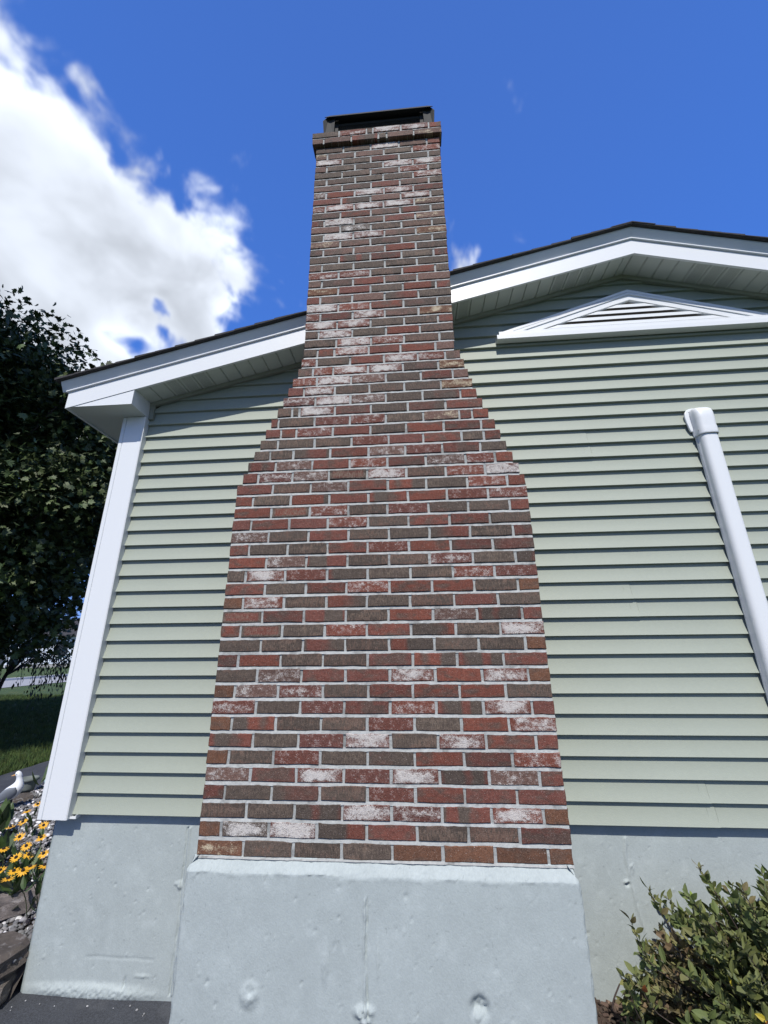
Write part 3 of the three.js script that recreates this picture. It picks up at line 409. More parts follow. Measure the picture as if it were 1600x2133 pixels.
// metal rain cap on the flue
{
  const c = thing('chimney_cap', 'dark metal chimney cap with bent lid on top of the brick stack', 'chimney cap', [0.012, 5.25, 0.28]);
  const zf = 0.215, yT = 0.345, W = 0.425, t = 0.004, plate = (pts, name) => { const b = new Build(), n = pts.length; const a = new THREE.Vector3(), q = new THREE.Vector3(), w = new THREE.Vector3(); const P = pts.map((p) => new THREE.Vector3(...p)); a.subVectors(P[1], P[0]); q.subVectors(P[2], P[0]); w.crossVectors(a, q).normalize().multiplyScalar(t); const Q = P.map((p) => p.clone().add(w)); const f = (v) => [v.x, v.y, v.z];
    for (let i = 1; i + 1 < n; i++) { b.tri(f(P[0]), f(P[i]), f(P[i + 1])); b.tri(f(Q[0]), f(Q[i + 1]), f(Q[i])); } for (let i = 0; i < n; i++) { const j = (i + 1) % n; b.quad(f(P[i]), f(P[j]), f(Q[j]), f(Q[i])); } return mesh(name, b.geo(), M.metal, c); };
  plate([[-W + 0.04, yT, zf], [W - 0.04, yT, zf], [W - 0.10, yT + 0.035, 0], [-W + 0.10, yT + 0.035, 0]], 'lid'); plate([[W - 0.04, yT, -zf], [-W + 0.04, yT, -zf], [-W + 0.10, yT + 0.035, 0], [W - 0.10, yT + 0.035, 0]], 'lid');
  plate([[-W + 0.035, yT - 0.002, zf + 0.002], [W - 0.035, yT - 0.002, zf + 0.002], [W - 0.01, yT - 0.055, zf + 0.025], [-W + 0.01, yT - 0.055, zf + 0.025]], 'lid_skirt'); plate([[W - 0.035, yT, -zf], [-W + 0.035, yT, -zf], [-W + 0.01, yT - 0.055, -zf - 0.02], [W - 0.01, yT - 0.055, -zf - 0.02]], 'lid_skirt');
  for (const s of [-1, 1]) { plate([[s * (W - 0.036), yT - 0.001, zf], [s * (W - 0.036), yT - 0.001, -zf], [s * W, yT - 0.09, -zf - 0.02], [s * (W - 0.008), yT - 0.24, -zf], [s * (W - 0.008), yT - 0.24, zf], [s * W, yT - 0.09, zf + 0.02]], 'end_skirt');
    plate([[s * (W - 0.036), yT - 0.004, zf + 0.001], [s * W, yT - 0.09, zf + 0.019], [s * (W - 0.008), yT - 0.24, zf - 0.001], [s * (W - 0.075), yT - 0.24, zf - 0.012], [s * (W - 0.085), yT - 0.05, zf + 0.004]], 'gusset');
    for (const z of [-1, 1]) { const b = new Build(); b.box(s * 0.335 - 0.018, s * 0.335 + 0.018, -0.008, yT - 0.01, z * 0.19 - 0.004, z * 0.19 + 0.004); mesh('leg', b.geo(), M.metal, c); } }
  const inner = new Build(); inner.box(-0.36, 0.36, yT - 0.085, yT - 0.060, -0.188, 0.19); mesh('inner_flange', inner.geo(), M.metal, c);
  const m = new Build(), bar = (x0, x1, y0, y1, z0, z1) => m.box(x0, x1, y0, y1, z0, z1); for (let i = 0; i <= 44; i++) { const x = -0.33 + i * 0.015; for (const z of [-0.183, 0.183]) bar(x - 0.0012, x + 0.0012, -0.006, yT - 0.085, z - 0.0012, z + 0.0012); } for (let i = 0; i <= 17; i++) { const y = i * 0.015; for (const z of [-0.1858, 0.1858]) bar(-0.33, 0.33, y - 0.0012, y + 0.0012, z - 0.0012, z + 0.0012); }
  mesh('wire_mesh', m.geo(), M.metal, c);
  const flue = new Build(); flue.box(-0.2, 0.2, -0.005, 0.10, -0.14, 0.14); mesh('flue_liner', flue.geo(), mat([0.03, 0.025, 0.022], 0.95), c);
}

// ------------------------------------------------------------------ line-set cover on the wall
{
  const c = thing('line_set_cover', 'white plastic line set cover running up the green siding to a rounded end cap', 'conduit cover', [2.075, 0, 0.002]);
  const sec = (w, d) => { const s = []; const hw = w / 2; s.push([-hw, 0], [-hw, 0.014]); for (let i = 0; i <= 14; i++) { const a = Math.PI * (1 - i / 14); s.push([hw * 0.93 * Math.sign(Math.cos(a)) * Math.pow(Math.abs(Math.cos(a)), 0.62), 0.014 + (d - 0.014) * Math.pow(Math.sin(a), 0.62)]); } s.push([hw, 0.014], [hw, 0]); return s; };
  const loft = (rows) => { const b = []; const n = rows[0].s.length; const g = grid(n - 1, rows.length - 1, (u, v) => { const r = rows[Math.round(v * (rows.length - 1))], p = r.s[Math.round(u * (n - 1))]; return [p[0] + (r.x ?? 0), r.y, p[1]]; }); return g; };
  mesh('duct', loft([0.25, 1, 2, 2.95].map((y) => ({ s: sec(0.116, 0.066), y }))), M.white, c);
  mesh('end_cap', loft([[2.915, 0.124, 0.071], [2.9155, 0.129, 0.075], [2.925, 0.130, 0.076], [2.965, 0.130, 0.077], [2.972, 0.127, 0.075], [3.03, 0.130, 0.078], [3.07, 0.131, 0.076], [3.095, 0.126, 0.067], [3.108, 0.116, 0.052], [3.115, 0.09, 0.03], [3.118, 0.05, 0.014]].map(([y, w, d]) => ({ s: sec(w, d), y }))), M.white, c);
  const sh = new THREE.Shape(); sh.moveTo(-0.075, 2.96); sh.lineTo(0.072, 2.96); sh.lineTo(0.074, 3.06); sh.quadraticCurveTo(0.074, 3.125, 0.02, 3.125); sh.lineTo(-0.035, 3.125); sh.quadraticCurveTo(-0.09, 3.12, -0.088, 3.06); sh.quadraticCurveTo(-0.086, 3.0, -0.075, 2.96);
  mesh('flange', new THREE.ExtrudeGeometry(sh, { depth: 0.008, bevelEnabled: true, bevelSize: 0.003, bevelThickness: 0.003, bevelSegments: 2 }), M.white, c);
  for (const [x, y, z] of [[-0.06, 3.10, 0.013], [0.045, 2.935, 0.076], [-0.058, 2.945, 0.05]]) { const g = new THREE.SphereGeometry(0.0035, 8, 6); g.scale(1, 1, 0.5); g.translate(x, y, z); mesh('screw', g, M.screw, c); }
}

// ------------------------------------------------------------------ plants and garden
function leafGeo(l, w, fold = 0.25, curl = 0.12) { // pointed leaf along +y from the origin, folded on the midrib
  const b = new Build(), st = [[0, 0.02], [0.22, 0.75], [0.5, 1], [0.78, 0.62], [1, 0.02]], P = (i, s) => { const [t, k] = st[i]; return [s * k * w / 2, t * l, fold * k * w / 2 * Math.abs(s) - curl * l * t * t]; };
  for (let i = 0; i < 4; i++) for (const s of [-1, 1]) b.quad(P(i, 0), P(i, s), P(i + 1, s), P(i + 1, 0));
  return mergeVertices(b.geo());
}
function mapleLeafGeo(l) { const pts = [[0, 0], [0.16, 0.02], [0.42, -0.06], [0.36, 0.14], [0.62, 0.36], [0.38, 0.42], [0.44, 0.66], [0.2, 0.6], [0, 1.0], [-0.2, 0.6], [-0.44, 0.66], [-0.38, 0.42], [-0.62, 0.36], [-0.36, 0.14], [-0.42, -0.06], [-0.16, 0.02]];
  const b = new Build(), P = ([x, y]) => [x * l, y * l, -0.22 * l * (x * x * 1.6 + (y - 0.4) * (y - 0.4))]; for (let i = 0; i < pts.length; i++) b.tri(P([0, 0.3]), P(pts[i]), P(pts[(i + 1) % pts.length])); return b.geo(); }
function tube(pts, r0, r1, seg = 6) { const c = new THREE.CatmullRomCurve3(pts), n = Math.max(4, pts.length * 3), fr = c.computeFrenetFrames(n, false); const v = new THREE.Vector3();
  return grid(seg, n, (u, t) => { const k = Math.round(t * n), p = c.getPointAt(t), a = u * Math.PI * 2, r = mix(r0, r1, t); v.copy(p).addScaledVector(fr.normals[k], r * Math.cos(a)).addScaledVector(fr.binormals[k], r * Math.sin(a)); return [v.x, v.y, v.z]; }, (q, u, t) => [u, t * 3]); }
const foliage = (c, tr = 0.3, rough = 0.55) => new THREE.MeshPhysicalMaterial({ color: rgb(...c), roughness: rough, transmission: tr, thickness: 0, side: THREE.DoubleSide });
const bark = new THREE.MeshStandardMaterial({ map: texture(256, 256, (x, y) => { const k = 0.5 + tile(x * 3, y * 0.7, 256, 256, 14, 4); return [0.055 * k, 0.045 * k, 0.037 * k]; }), roughness: 0.95, side: THREE.DoubleSide });
const V = (x, y, z) => new THREE.Vector3(x, y, z);
const dummy = new THREE.Object3D();
function pose(p, dir, roll, s) { dummy.position.copy(p); dummy.up.set(0, 1, 0); const q = new THREE.Quaternion().setFromUnitVectors(V(0, 1, 0), dir); dummy.quaternion.copy(q).multiply(new THREE.Quaternion().setFromAxisAngle(V(0, 1, 0), roll)); dummy.scale.setScalar(s); dummy.updateMatrix(); return dummy.matrix.clone(); }

// big maple: clumps of leaves through an egg-shaped crown
function crownTree(name, label, category, base, cen, rad, clumps, perClump, leaf, leafMat, seed, trunkR, shape) {
  const t = thing(name, label, category, base), r = rng(seed), list = [], o = V(...base), C = V(...cen).sub(o);
  mesh('trunk', tube([V(0, -0.1, 0), V(0.05, C.y * 0.4, 0.03), V(0, C.y, 0), V(0.05, C.y + rad[1] * 0.7, 0)], trunkR, trunkR * 0.2, 10), bark, t);
  const limbs = [];
  for (let i = 0; i < clumps; i++) {
    let d; do { d = V(r() * 2 - 1, r() * 2 - 1, r() * 2 - 1); } while (d.lengthSq() > 1 || d.lengthSq() < 0.02); d.normalize();
    const k = 0.45 + 0.55 * Math.sqrt(r()), wob = 0.85 + 0.3 * f3(d.x * 1.7 + seed, d.y * 1.7, d.z * 1.7, 2), sh = shape ? shape(d) : 1, cr = 0.42 + 0.5 * r();
    const c = V(C.x + d.x * rad[0] * k * wob * sh, C.y + d.y * rad[1] * k * wob, C.z + d.z * rad[2] * k * wob * sh); if (c.y + o.y < 0.7) continue;
    if (i % 14 === 0) limbs.push(tube([V(0, Math.max(0.8, c.y * 0.5), 0), V(c.x * 0.4, c.y * 0.68, c.z * 0.4), c], trunkR * 0.3, 0.012, 5));
    for (let j = 0; j < perClump; j++) {
      const q = V(r() * 2 - 1, (r() * 2 - 1) * 0.55, r() * 2 - 1).multiplyScalar(cr), p = c.clone().add(q); p.y -= q.x * q.x * 0.25 + q.z * q.z * 0.25;
      const out = V(d.x + (r() - 0.5) * 1.6, -0.35 + (r() - 0.5) * 0.9, d.z + (r() - 0.5) * 1.6).normalize();
      const g = 0.6 + 0.8 * r(); list.push({ m: pose(p, out, r() * 6.28, 0.7 + 0.6 * r()), c: [g * (0.9 + 0.3 * r()), g, g * 0.9] });
    }
  }
  mesh('limbs', mergeGeometries(limbs), bark, t); instances('crown', leaf, leafMat, list, t);
  return t;
}
const mapleLeaf = mapleLeafGeo(0.11);
const mapleMat = new THREE.MeshStandardMaterial({ color: rgb(0.040, 0.066, 0.019), roughness: 0.6, side: THREE.DoubleSide });
crownTree('maple_tree', 'large dense dark green maple beside the house corner, left of the driveway', 'tree', [-9.9, -0.03, -4.6], [-9.9, 5.2, -4.6], [3.55, 4.0, 3.5], 760, 150, mapleLeaf, mapleMat, 3, 0.28);
// a taller tree toward the sun, out of frame: its shade lies on the maple and the lawn
crownTree('shade_tree', 'tall broadleaf tree standing on the lawn in front of the maple', 'tree', [-10.6, -0.03, 3.0], [-10.6, 15.6, 3.0], [4.0, 6.2, 3.6], 300, 90, mapleLeafGeo(0.24), mapleMat, 8, 0.32);
// weeping tree on the lawn beyond the driveway
{
  const t = thing('weeping_tree', 'small weeping tree with hanging leafy branches on the far lawn', 'tree', [-10.9, -0.03, -8.3]), r = rng(61), list = [], st = [tube([V(0, -0.05, 0), V(0.15, 0.9, 0), V(0.4, 1.7, -0.1)], 0.07, 0.03, 7)];
  for (let i = 0; i < 20; i++) { const a = -0.9 + r() * 2.6, L = 0.9 + r() * 1.3, h = 1.35 + r() * 0.55, b = [V(0.25, 1.1, 0), V(Math.cos(a) * L * 0.5, h + 0.2, -Math.sin(a) * L * 0.5), V(Math.cos(a) * L, h - 0.25, -Math.sin(a) * L), V(Math.cos(a) * (L + 0.25), 0.45 + r() * 0.5, -Math.sin(a) * (L + 0.25))]; st.push(tube(b, 0.018, 0.004, 5));
    const c = new THREE.CatmullRomCurve3(b); for (let j = 0; j < 60; j++) { const p = c.getPointAt(0.25 + 0.75 * r()).add(V((r() - 0.5) * 0.22, -r() * 0.16, (r() - 0.5) * 0.22)); list.push({ m: pose(p, V((r() - 0.5) * 0.8, -1, (r() - 0.5) * 0.8).normalize(), r() * 6.28, 0.7 + 0.6 * r()) }); } }
  mesh('branches', mergeGeometries(st), bark, t); instances('leaves', leafGeo(0.095, 0.035), new THREE.MeshStandardMaterial({ color: rgb(0.028, 0.040, 0.018), roughness: 0.6, side: THREE.DoubleSide }), list, t);
}
// grass of the lawn beyond the driveway
{
  const r = rng(71), b = new Build(); for (let i = 0; i < 4; i++) { const a = i * 1.7, x = Math.cos(a) * 0.012, z = Math.sin(a) * 0.012, lx = Math.cos(a + 0.6) * 0.025, lz = Math.sin(a + 0.6) * 0.025; b.tri([x - 0.004, 0, z], [x + 0.004, 0, z + 0.002], [x + lx, 0.06 + i * 0.008, z + lz]); }
  const list = []; for (let i = 0; i < 52000; i++) { const u = r(), z = -1.5 - u * 13, x = -5.78 - Math.pow(r(), 1.3) * 11, g = 0.55 + 0.9 * r(); list.push({ m: pose(V(x, -0.032, z), V((r() - 0.5) * 0.5, 1, (r() - 0.5) * 0.5).normalize(), r() * 6.28, 0.6 + 0.9 * r()), c: [g * (0.8 + 0.6 * r()), g, g * 0.8] }); }
  instances('grass', b.geo(), new THREE.MeshStandardMaterial({ color: rgb(0.042, 0.078, 0.018), roughness: 0.8, side: THREE.DoubleSide }), list);
}
// raised bed beside the corner: soil, gravel, edging rocks
const bedY = (x, z) => 0.17 + 0.14 * ss(-0.22, -0.75, z) + 0.03 * (f2(x * 3, z * 3, 3) - 0.5);
const inBed = (x, z) => x > -3.78 + 0.12 * Math.sin(z * 3) && x < -1.9 && z < 0.02 && z > -5;
struct('garden_bed', grid(50, 110, (u, v) => { const x = mix(-3.8, -1.888, u), z = mix(0.03, -5, v); const e = Math.min(1, u * 12, v * 40); return [x, e * bedY(x, z) - 0.02, z]; }, (q) => [q[0], q[2]]), mat([0.05, 0.042, 0.036], 0.95));
function rockGeo(sx, sy, sz, seed) { const g = mergeVertices(new THREE.IcosahedronGeometry(1, 3).deleteAttribute('normal').deleteAttribute('uv')), p = g.attributes.position, v = new THREE.Vector3(); const uv = [];
  for (let i = 0; i < p.count; i++) { v.fromBufferAttribute(p, i); const m = Math.max(Math.abs(v.x), Math.abs(v.y) * 1.05, Math.abs(v.z)); const k = mix(1, 1 / m, 0.85); const d = 0.84 + 0.34 * f3(v.x * 1.3 + seed, v.y * 1.3, v.z * 1.3, 3) + 0.22 * (f3(v.x * 4 + seed, v.y * 9, v.z * 4, 3) - 0.5); v.multiplyScalar(k * d); p.setXYZ(i, v.x * sx, v.y * sy, v.z * sz); uv.push(v.x * sx * 3, v.z * sz * 3 + v.y * sy * 3); }
  g.setAttribute('uv', new THREE.Float32BufferAttribute(uv, 2)); return toCreasedNormals(g, 0.35); }
{
  const rm = (c, s) => new THREE.MeshStandardMaterial({ map: texture(256, 256, (x, y) => { const k = 0.45 + 1.0 * tile(x + s * 31, y, 256, 256, 6, 5), w = ss(0.58, 0.75, tile(x, y + s * 17, 256, 256, 11, 4)) * 0.14; return c.map((e) => e * k + w); }), bumpMap: concBump, bumpScale: 0.012, roughness: 0.9, side: THREE.DoubleSide });
  const brown = rm([0.125, 0.105, 0.09], 1), pink = rm([0.24, 0.21, 0.195], 2), tan = rm([0.16, 0.14, 0.12], 3);
  const rocks = [[-2.03, 0.155, 0.00, 0.135, 0.055, 0.10, brown, 'flat brown edging rock, upper of two stacked at the foundation corner'], [-2.06, 0.045, 0.015, 0.15, 0.062, 0.11, tan, 'rounded tan edging rock resting on the asphalt at the foundation corner'],
    [-2.27, 0.235, -0.33, 0.15, 0.055, 0.075, pink, 'pale pinkish flat rock lying across the gravel below the yellow flowers'], [-2.36, 0.10, 0.03, 0.15, 0.11, 0.12, brown, 'blocky brown edging rock beside the stacked pair'], [-2.70, 0.10, 0.03, 0.17, 0.11, 0.12, tan, 'long tan edging rock in the middle of the bed front'], [-3.06, 0.09, 0.03, 0.16, 0.10, 0.12, pink, 'pale edging rock at the far end of the bed front'],
    [-3.56, 0.30, -2.28, 0.20, 0.085, 0.15, tan, 'tan rim rock behind the gull ornament at the driveway edge'], [-3.70, 0.25, -1.72, 0.13, 0.09, 0.17, brown, 'brown rim rock on the driveway side of the gull ornament'], [-3.72, 0.22, -1.2, 0.12, 0.11, 0.2, tan, 'tan rim rock nearest the bed front on the driveway side'], [-3.2, 0.36, -2.9, 0.2, 0.09, 0.14, pink, 'pale flat rock beyond the planter near the house wall']];
  rocks.forEach(([x, y, z, a, b, c, m, l], i) => { const o = mesh('rock', rockGeo(a, b, c, i * 5.3 + 2), m); o.position.set(x, y, z); o.rotation.y = i * 0.37 - 0.1; tag(o, l, 'rock', 'rocks edging the garden bed'); });
  // gravel: grey and white pebbles
  const r = rng(91), list = [], g = rockGeo(1, 0.6, 0.8, 4); const small = mergeVertices(new THREE.IcosahedronGeometry(1, 1).deleteAttribute('normal').deleteAttribute('uv')); { const p = small.attributes.position; for (let i = 0; i < p.count; i++) { const k = 0.8 + 0.4 * h2(i, 3); p.setXYZ(i, p.getX(i) * k, p.getY(i) * k * 0.6, p.getZ(i) * k * 0.8); } small.computeVertexNormals(); }
  for (let i = 0; i < 15000; i++) { const x = -1.9 - r() * 1.9, z = 0.02 - Math.pow(r(), 1.35) * 4.2; if (!inBed(x, z)) continue; const w = r(), v = w < 0.16 ? 0.45 + 0.25 * r() : 0.06 + 0.22 * r() * r() + 0.05; list.push({ m: pose(V(x, bedY(x, z) + 0.002 + r() * 0.014 - 0.018, z), V((r() - 0.5) * 1.2, 1, (r() - 0.5) * 1.2).normalize(), r() * 6.28, 0.008 + 0.012 * r()), c: [v * (0.96 + 0.08 * r()), v, v * (0.98 + 0.1 * r())] }); }
  instances('gravel', small, mat([1, 1, 1], 0.85), list);
  const l2 = []; for (let i = 0; i < 36; i++) { const v = 0.15 + 0.3 * r(); l2.push({ m: pose(V(-1.85 + r() * 1.0, 0.003, 0.0 + Math.pow(r(), 2) * 0.6), V((r() - 0.5), 1, (r() - 0.5)).normalize(), r() * 6.28, 0.002 + 0.004 * r()), c: [v, v, v] }); } instances('stray_pebbles', small, mat([1, 1, 1], 0.85), l2);
}
// yellow coneflowers
{
  const petalM = foliage([0.80, 0.42, 0.010], 0.25, 0.6), coneM = mat([0.018, 0.010, 0.006], 0.9), stemM = mat([0.06, 0.09, 0.03], 0.7), leafM = foliage([0.045, 0.085, 0.022], 0.25), r = rng(131);
  const petal = leafGeo(0.026, 0.009, 0.15, 0.25), heads = [[56, 1689], [48, 1712], [22, 1723], [91, 1719], [41, 1743], [86, 1744], [55, 1762], [8, 1768], [34, 1786], [91, 1778], [29, 1814], [17, 1830], [48, 1813], [63, 1805], [79, 1675], [93, 1802], [1, 1813], [60, 1780]];
  for (const [px, py] of heads) {
    const hy = 0.50 + 0.09 * (r() - 0.5) - (py - 1740) * 0.0006, p = onGround(px, py, hy), gx = p.x + (r() - 0.5) * 0.1 - 0.03, gz = Math.min(-0.3, p.z - 0.05 + (r() - 0.5) * 0.1), gy = bedY(gx, gz) - 0.02;
    const t = thing('coneflower', 'yellow flower with a dark centre standing in the gravel bed by the house corner', 'flower', [gx, gy, gz], 'yellow coneflowers in the gravel bed'), h = p.clone().sub(V(gx, gy, gz));
    mesh('stem', tube([V(0, 0, 0), V(h.x * 0.3, h.y * 0.5, h.z * 0.3), h], 0.0025, 0.0018, 5), stemM, t);
    const ax = V((r() - 0.3) * 0.5, 1, 0.35 + (r() - 0.5) * 0.7).normalize(), q = new THREE.Quaternion().setFromUnitVectors(V(0, 1, 0), ax), gs = [], droop = 0.1 + 0.45 * r();
    for (let i = 0; i < 13; i++) { const g = petal.clone(); g.rotateX(Math.PI / 2 + droop + (r() - 0.5) * 0.3); g.translate(0, 0, 0.006); g.rotateY(i * 6.283 / 13 + (r() - 0.5) * 0.2); gs.push(g); }
    const pg = mergeGeometries(gs); pg.applyQuaternion(q); pg.translate(h.x, h.y, h.z); mesh('petals', pg, petalM, t);
    const cg = new THREE.SphereGeometry(0.0088, 10, 8); cg.scale(1, 0.85, 1); cg.translate(0, 0.004, 0); cg.applyQuaternion(q); cg.translate(h.x, h.y, h.z); mesh('cone', cg, coneM, t);
    const lg = []; for (let i = 0; i < 4; i++) { const g = leafGeo(0.06 + 0.035 * r(), 0.028, 0.2, 0.35); g.rotateX(0.6 + 0.8 * r()); g.rotateY(r() * 6.28); const k = 0.1 + 0.6 * r(); g.translate(h.x * k * 0.6, h.y * k, h.z * k * 0.6); lg.push(g); } mesh('leaves', mergeGeometries(lg), leafM, t);
  }
  // broad-leaved plants between the flowers
  const spots = [[-6, 1735, 0.34, 'broad leaved green plant under the gull ornament'], [2, 1800, 0.31, 'broad leaved green plant among the yellow flowers'], [30, 1855, 0.29, 'low broad leaved plant just above the pale pinkish rock'], [95, 1640, 0.33, 'narrow leaved plant beside the aqua ornament']];
  for (const [px, py, y, label] of spots) { const p = onGround(px, py, y), t = thing('leafy_plant', label, 'plant', [p.x, y - 0.03, p.z]); const narrow = label.startsWith('narrow'); for (let i = 0; i < 12; i++) { const g = leafGeo(narrow ? 0.22 : 0.13 + 0.05 * r(), narrow ? 0.03 : 0.065, 0.25, 0.3); const o = mesh('leaf', g, i % 3 ? leafM : foliage([0.07, 0.12, 0.03], 0.3), t); o.position.set((r() - 0.5) * 0.08, 0.01 + r() * 0.08, (r() - 0.5) * 0.08); o.rotation.set(0, r() * 6.28, 0); o.rotateX(0.5 + r() * 0.7); } }
}
// gull ornament
function loftBody(rings, seg = 18) { // rings [x,y,ry,rz,tilt]
  return grid(seg, rings.length - 1, (u, v) => { const [x, y, ra, rz, tl] = rings[Math.round(v * (rings.length - 1))], a = u * Math.PI * 2; const c = Math.cos(a) * ra; return [x + c * Math.sin(tl), y + c * Math.cos(tl), Math.sin(a) * rz]; }); }
function smoothRings(keys, n) { const out = []; for (let i = 0; i <= n; i++) { const t = i / n * (keys.length - 1), k = Math.min(keys.length - 2, Math.floor(t)), f = t - k; const P = (j) => keys[Math.min(keys.length - 1, Math.max(0, j))]; out.push(keys[0].map((_, m) => { const a = P(k - 1)[m], b = P(k)[m], c = P(k + 1)[m], d = P(k + 2)[m]; return 0.5 * (2 * b + (c - a) * f + (2 * a - 5 * b + 4 * c - d) * f * f + (3 * b - a - 3 * c + d) * f * f * f); })); } return out; }
{
  const p = onGround(16, 1688, 0.30), g = thing('gull_ornament', 'painted seagull garden ornament with white head and grey wings', 'ornament', [p.x, 0.29, p.z]); g.rotation.y = 0.55; g.scale.setScalar(0.88);
  const white = mat([0.72, 0.75, 0.78], 0.6), grey = mat([0.17, 0.19, 0.22], 0.7), dark = mat([0.03, 0.03, 0.035], 0.7);
  // spine: tail -> back -> shoulder -> neck -> head (head turned back over the shoulder)
  mesh('body', loftBody(smoothRings([[-0.150, 0.075, 0.002, 0.004, -0.7], [-0.125, 0.085, 0.016, 0.028, -0.7], [-0.06, 0.125, 0.050, 0.058, -0.7], [0.0, 0.170, 0.066, 0.066, -0.9], [0.035, 0.215, 0.056, 0.056, -1.2], [0.042, 0.262, 0.034, 0.036, -1.5], [0.034, 0.300, 0.026, 0.028, -1.5], [0.024, 0.325, 0.030, 0.029, -1.5], [0.018, 0.347, 0.022, 0.022, -1.5], [0.016, 0.360, 0.002, 0.002, -1.5]], 40), 22), white, g);
  for (const s of [-1, 1]) { const w = loftBody(smoothRings([[-0.175, 0.055, 0.003, 0.003, -0.7], [-0.12, 0.090, 0.024, 0.012, -0.7], [-0.05, 0.140, 0.056, 0.022, -0.75], [0.01, 0.195, 0.052, 0.020, -0.85], [0.036, 0.228, 0.006, 0.004, -0.9]], 20), 14); w.rotateX(s * 0.35); w.translate(0, s > 0 ? 0.008 : 0.008, s * 0.040 + (s > 0 ? -0.045 : 0.045)); mesh('wing', w, grey, g); }
  const tail = new Build(); tail.quad([-0.10, 0.095, -0.025], [-0.10, 0.095, 0.025], [-0.19, 0.045, 0.03], [-0.19, 0.045, -0.03]); tail.quad([-0.10, 0.088, -0.025], [-0.10, 0.088, 0.025], [-0.19, 0.039, 0.03], [-0.19, 0.039, -0.03]); mesh('tail', tail.geo(), dark, g);
  const bk = new THREE.ConeGeometry(0.009, 0.034, 8); bk.rotateZ(Math.PI / 2 + 0.15); bk.translate(-0.022, 0.322, 0.004); mesh('beak', bk, mat([0.55, 0.30, 0.10], 0.5), g);
  for (const s of [-1, 1]) { const e = new THREE.SphereGeometry(0.004, 8, 6); e.translate(0.010, 0.334, s * 0.026); mesh('eye', e, dark, g); const l = new THREE.CylinderGeometry(0.006, 0.006, 0.12, 8); l.translate(0.012, 0.06, s * 0.022); mesh('leg', l, dark, g); }
  const q = onGround(56, 1646, 0.32), pot = thing('planter', 'weathered grey green planter behind the gull ornament', 'planter', [q.x, 0.31, q.z]);
  mesh('pot', new THREE.LatheGeometry([[0.0, 0], [0.055, 0], [0.062, 0.03], [0.07, 0.09], [0.072, 0.10], [0.085, 0.10], [0.085, 0.122], [0.07, 0.122], [0.066, 0.10], [0, 0.095]].map(([a, b]) => new THREE.Vector2(a, b)), 20), mat([0.13, 0.15, 0.14], 0.85), pot);
  const a = onGround(112, 1640, 0.33), orn = thing('aqua_ornament', 'pale aqua rounded glazed ornament half hidden behind the white corner post', 'ornament', [a.x, 0.31, a.z]);
  mesh('body', loftBody(smoothRings([[-0.11, 0.075, 0.004, 0.004, 0], [-0.09, 0.08, 0.028, 0.028, 0], [-0.04, 0.10, 0.042, 0.042, 0], [0.03, 0.12, 0.052, 0.05, 0], [0.09, 0.12, 0.03, 0.03, 0], [0.11, 0.12, 0.003, 0.003, 0]], 24), 18), mat([0.45, 0.66, 0.70], 0.3), orn);
  const st = new THREE.CylinderGeometry(0.02, 0.045, 0.09, 14); st.translate(0.02, 0.045, 0); mesh('foot', st, mat([0.45, 0.66, 0.70], 0.3), orn);
}
// mulch bed and shrub at the right-hand foundation
const mulchY = (x, z) => 0.085 + 0.03 * (f2(x * 4, z * 4, 3) - 0.5);
struct('mulch_bed', grid(80, 40, (u, v) => { const x = mix(0.745, 5.6, u), z = mix(-0.04, 1.5, v); return [x, mulchY(x, z) * ss(1, 0.9, v), z]; }, (q) => [q[0], q[2]]), mat([0.055, 0.042, 0.035], 0.95));
{
  const r = rng(151), list = [], b = new Build(); b.box(-0.5, 0.5, -0.09, 0.09, -0.22, 0.22); const chip = b.geo();
  for (let i = 0; i < 7000; i++) { const x = 0.77 + Math.pow(r(), 1.5) * 2.2, z = -0.03 + r() * 0.9, v = 0.5 + 1.1 * r() * r() + (r() < 0.06 ? 1.2 : 0); list.push({ m: pose(V(x, mulchY(x, z) + r() * 0.012, z), V((r() - 0.5) * 0.9, 1, (r() - 0.5) * 0.9).normalize(), r() * 6.28, 0.014 + 0.024 * r()), c: [v, v * (0.85 + 0.1 * r()), v * 0.8] }); }
  instances('mulch_chips', chip, mat([0.085, 0.062, 0.05], 0.95), list);
  const tw = mesh('twig', tube([V(0, 0, 0), V(0.015, 0.05, 0.005), V(0.05, 0.11, 0.01)], 0.004, 0.0028, 6), mat([0.07, 0.05, 0.045], 0.9)); tw.position.set(0.985, mulchY(0.985, 0.03), 0.03); tag(tw, 'bare dead twig poking up from the mulch beside the concrete base', 'twig');
}
